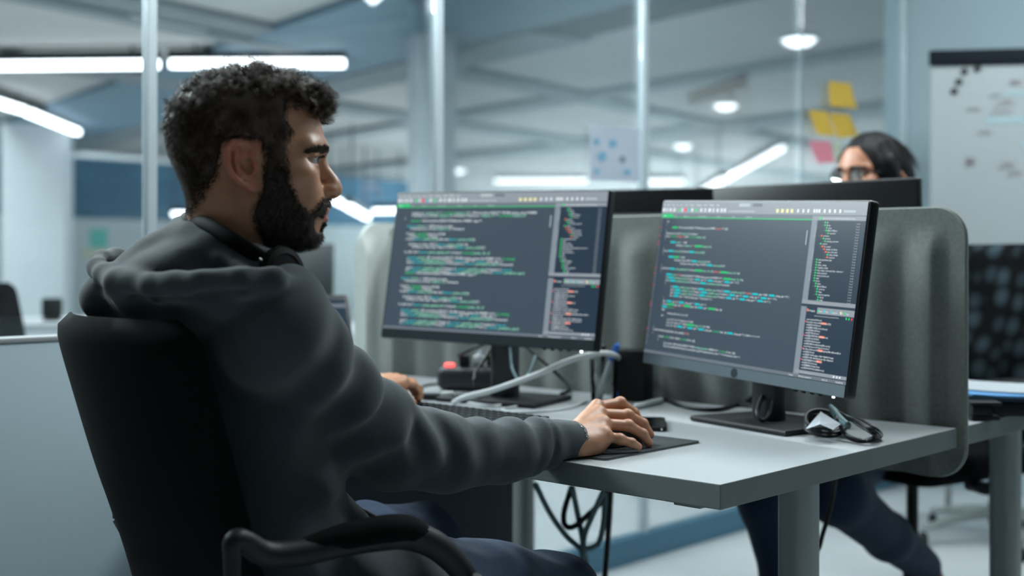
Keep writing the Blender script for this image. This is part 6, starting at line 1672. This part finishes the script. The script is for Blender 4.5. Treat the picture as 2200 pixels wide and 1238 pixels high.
# glasses
bm = B(); f0 = lambda u, l, z: Vector(sh((u, l, z)))
for sg in (-1, 1): tube(bm, [f0(.1015 - .006 * abs(math.cos(a)), sg * .033 + .025 * math.cos(a), -.012 + .021 * math.sin(a)) for a in [2 * math.pi * j / 24 for j in range(25)]], .0014, 6)
tube(bm, [f0(.1035, -.009, -.008), f0(.1065, 0, -.005), f0(.1035, .009, -.008)], .0014, 6, 4)
for sg in (-1, 1): tube(bm, [f0(.095, sg * .058, -.006), f0(.085, sg * .074, -.004), f0(.0, sg * .082, .0)], .0013, 6)
g_ = part('glasses', bm, M['bezel'], woman, 180)
for sg in (-1, 1):
    bm = B(); vs = [bm.verts.new(f0(.1010 - .006 * abs(math.cos(a)), sg * .033 + .0245 * math.cos(a), -.012 + .0205 * math.sin(a))) for a in [2 * math.pi * j / 24 for j in range(24)]]; bm.faces.new(vs); part('lens', bm, M['clear_lens'] if 'clear_lens' in M else M['glass'], g_)
# blouse
FT = Field(np.array((.1, 2.5, .4)), np.array((1.9, 4.3, 1.3)), .010)
FT.ell(nk * .55 + hipw * .45, (.175, .125, .29), A3w, k=.05); FT.cap(sL, sR, .066, .066, .04)
for s_, hd, sg in ((sL, hands_w[0], 1), (sR, hands_w[1], -1)):
    el = (s_ + hd) / 2 + wr3 * sg * .10 + (0, 0, -.12); FT.chain([s_, el, hd * .9 + el * .1], [.062, .052, .038], .03)
V, Q = FT.mesh(); np_obj('blouse', relax(V, Q, 2), Q, M['top_w'], woman)
# legs: one reaching forward under the desk, the other tucked back with its foot on the chair base
K1, A1 = np.array(W(1648, 1075, 2.95)), np.array(W(1728, 1418, 3.02))
K2, A2 = np.array(W(1800, 1065, 2.98)), np.array(W(1985, 1215, 3.36))
FG = Field(np.array((.3, 2.55, .0)), np.array((1.6, 4.1, .78)), .008)
H1, H2 = hipw - wr3 * .09, hipw + wr3 * .09
FG.cap(H1, H2, .11, .11, .05)
FG.chain([H1, K1, (K1 + A1) / 2, A1], [.09, .066, .056, .044], .03); FG.chain([H2, K2, K2 * .5 + A2 * .5 + (0.01, .0, -.01), A2], [.09, .068, .058, .046], .03)
V, Q = FG.mesh(); np_obj('jeans', relax(V, Q, 2), Q, M['jeans'], woman)
def wshoe(an, f):
    f = np.array(f) / np.linalg.norm(f); F = Field(an - .22, an + .22, .006); o = np.array(an)
    F.chain([o, o + f * .03 - (0, 0, .05), o + f * .14 - (0, 0, .07)], [.036, .040, .028], .03)
    V, Q = F.mesh(); np_obj('shoe', V, Q, M['shoe_w'], woman)
wshoe(A2 + (.015, .02, -.01), (.35, .35, -.45)); wshoe(A1, (-.8, -.5, 0))
# her chair
wc_ = Vector((hipw[0] + .06, hipw[1] + .03, 0))
gc = W(1960, 1100, 3.42)
office_chair('black mesh chair of the dark-haired woman, its spotted back right of the divider', (gc.x, gc.y), 212, 1.10, dz=0.07)
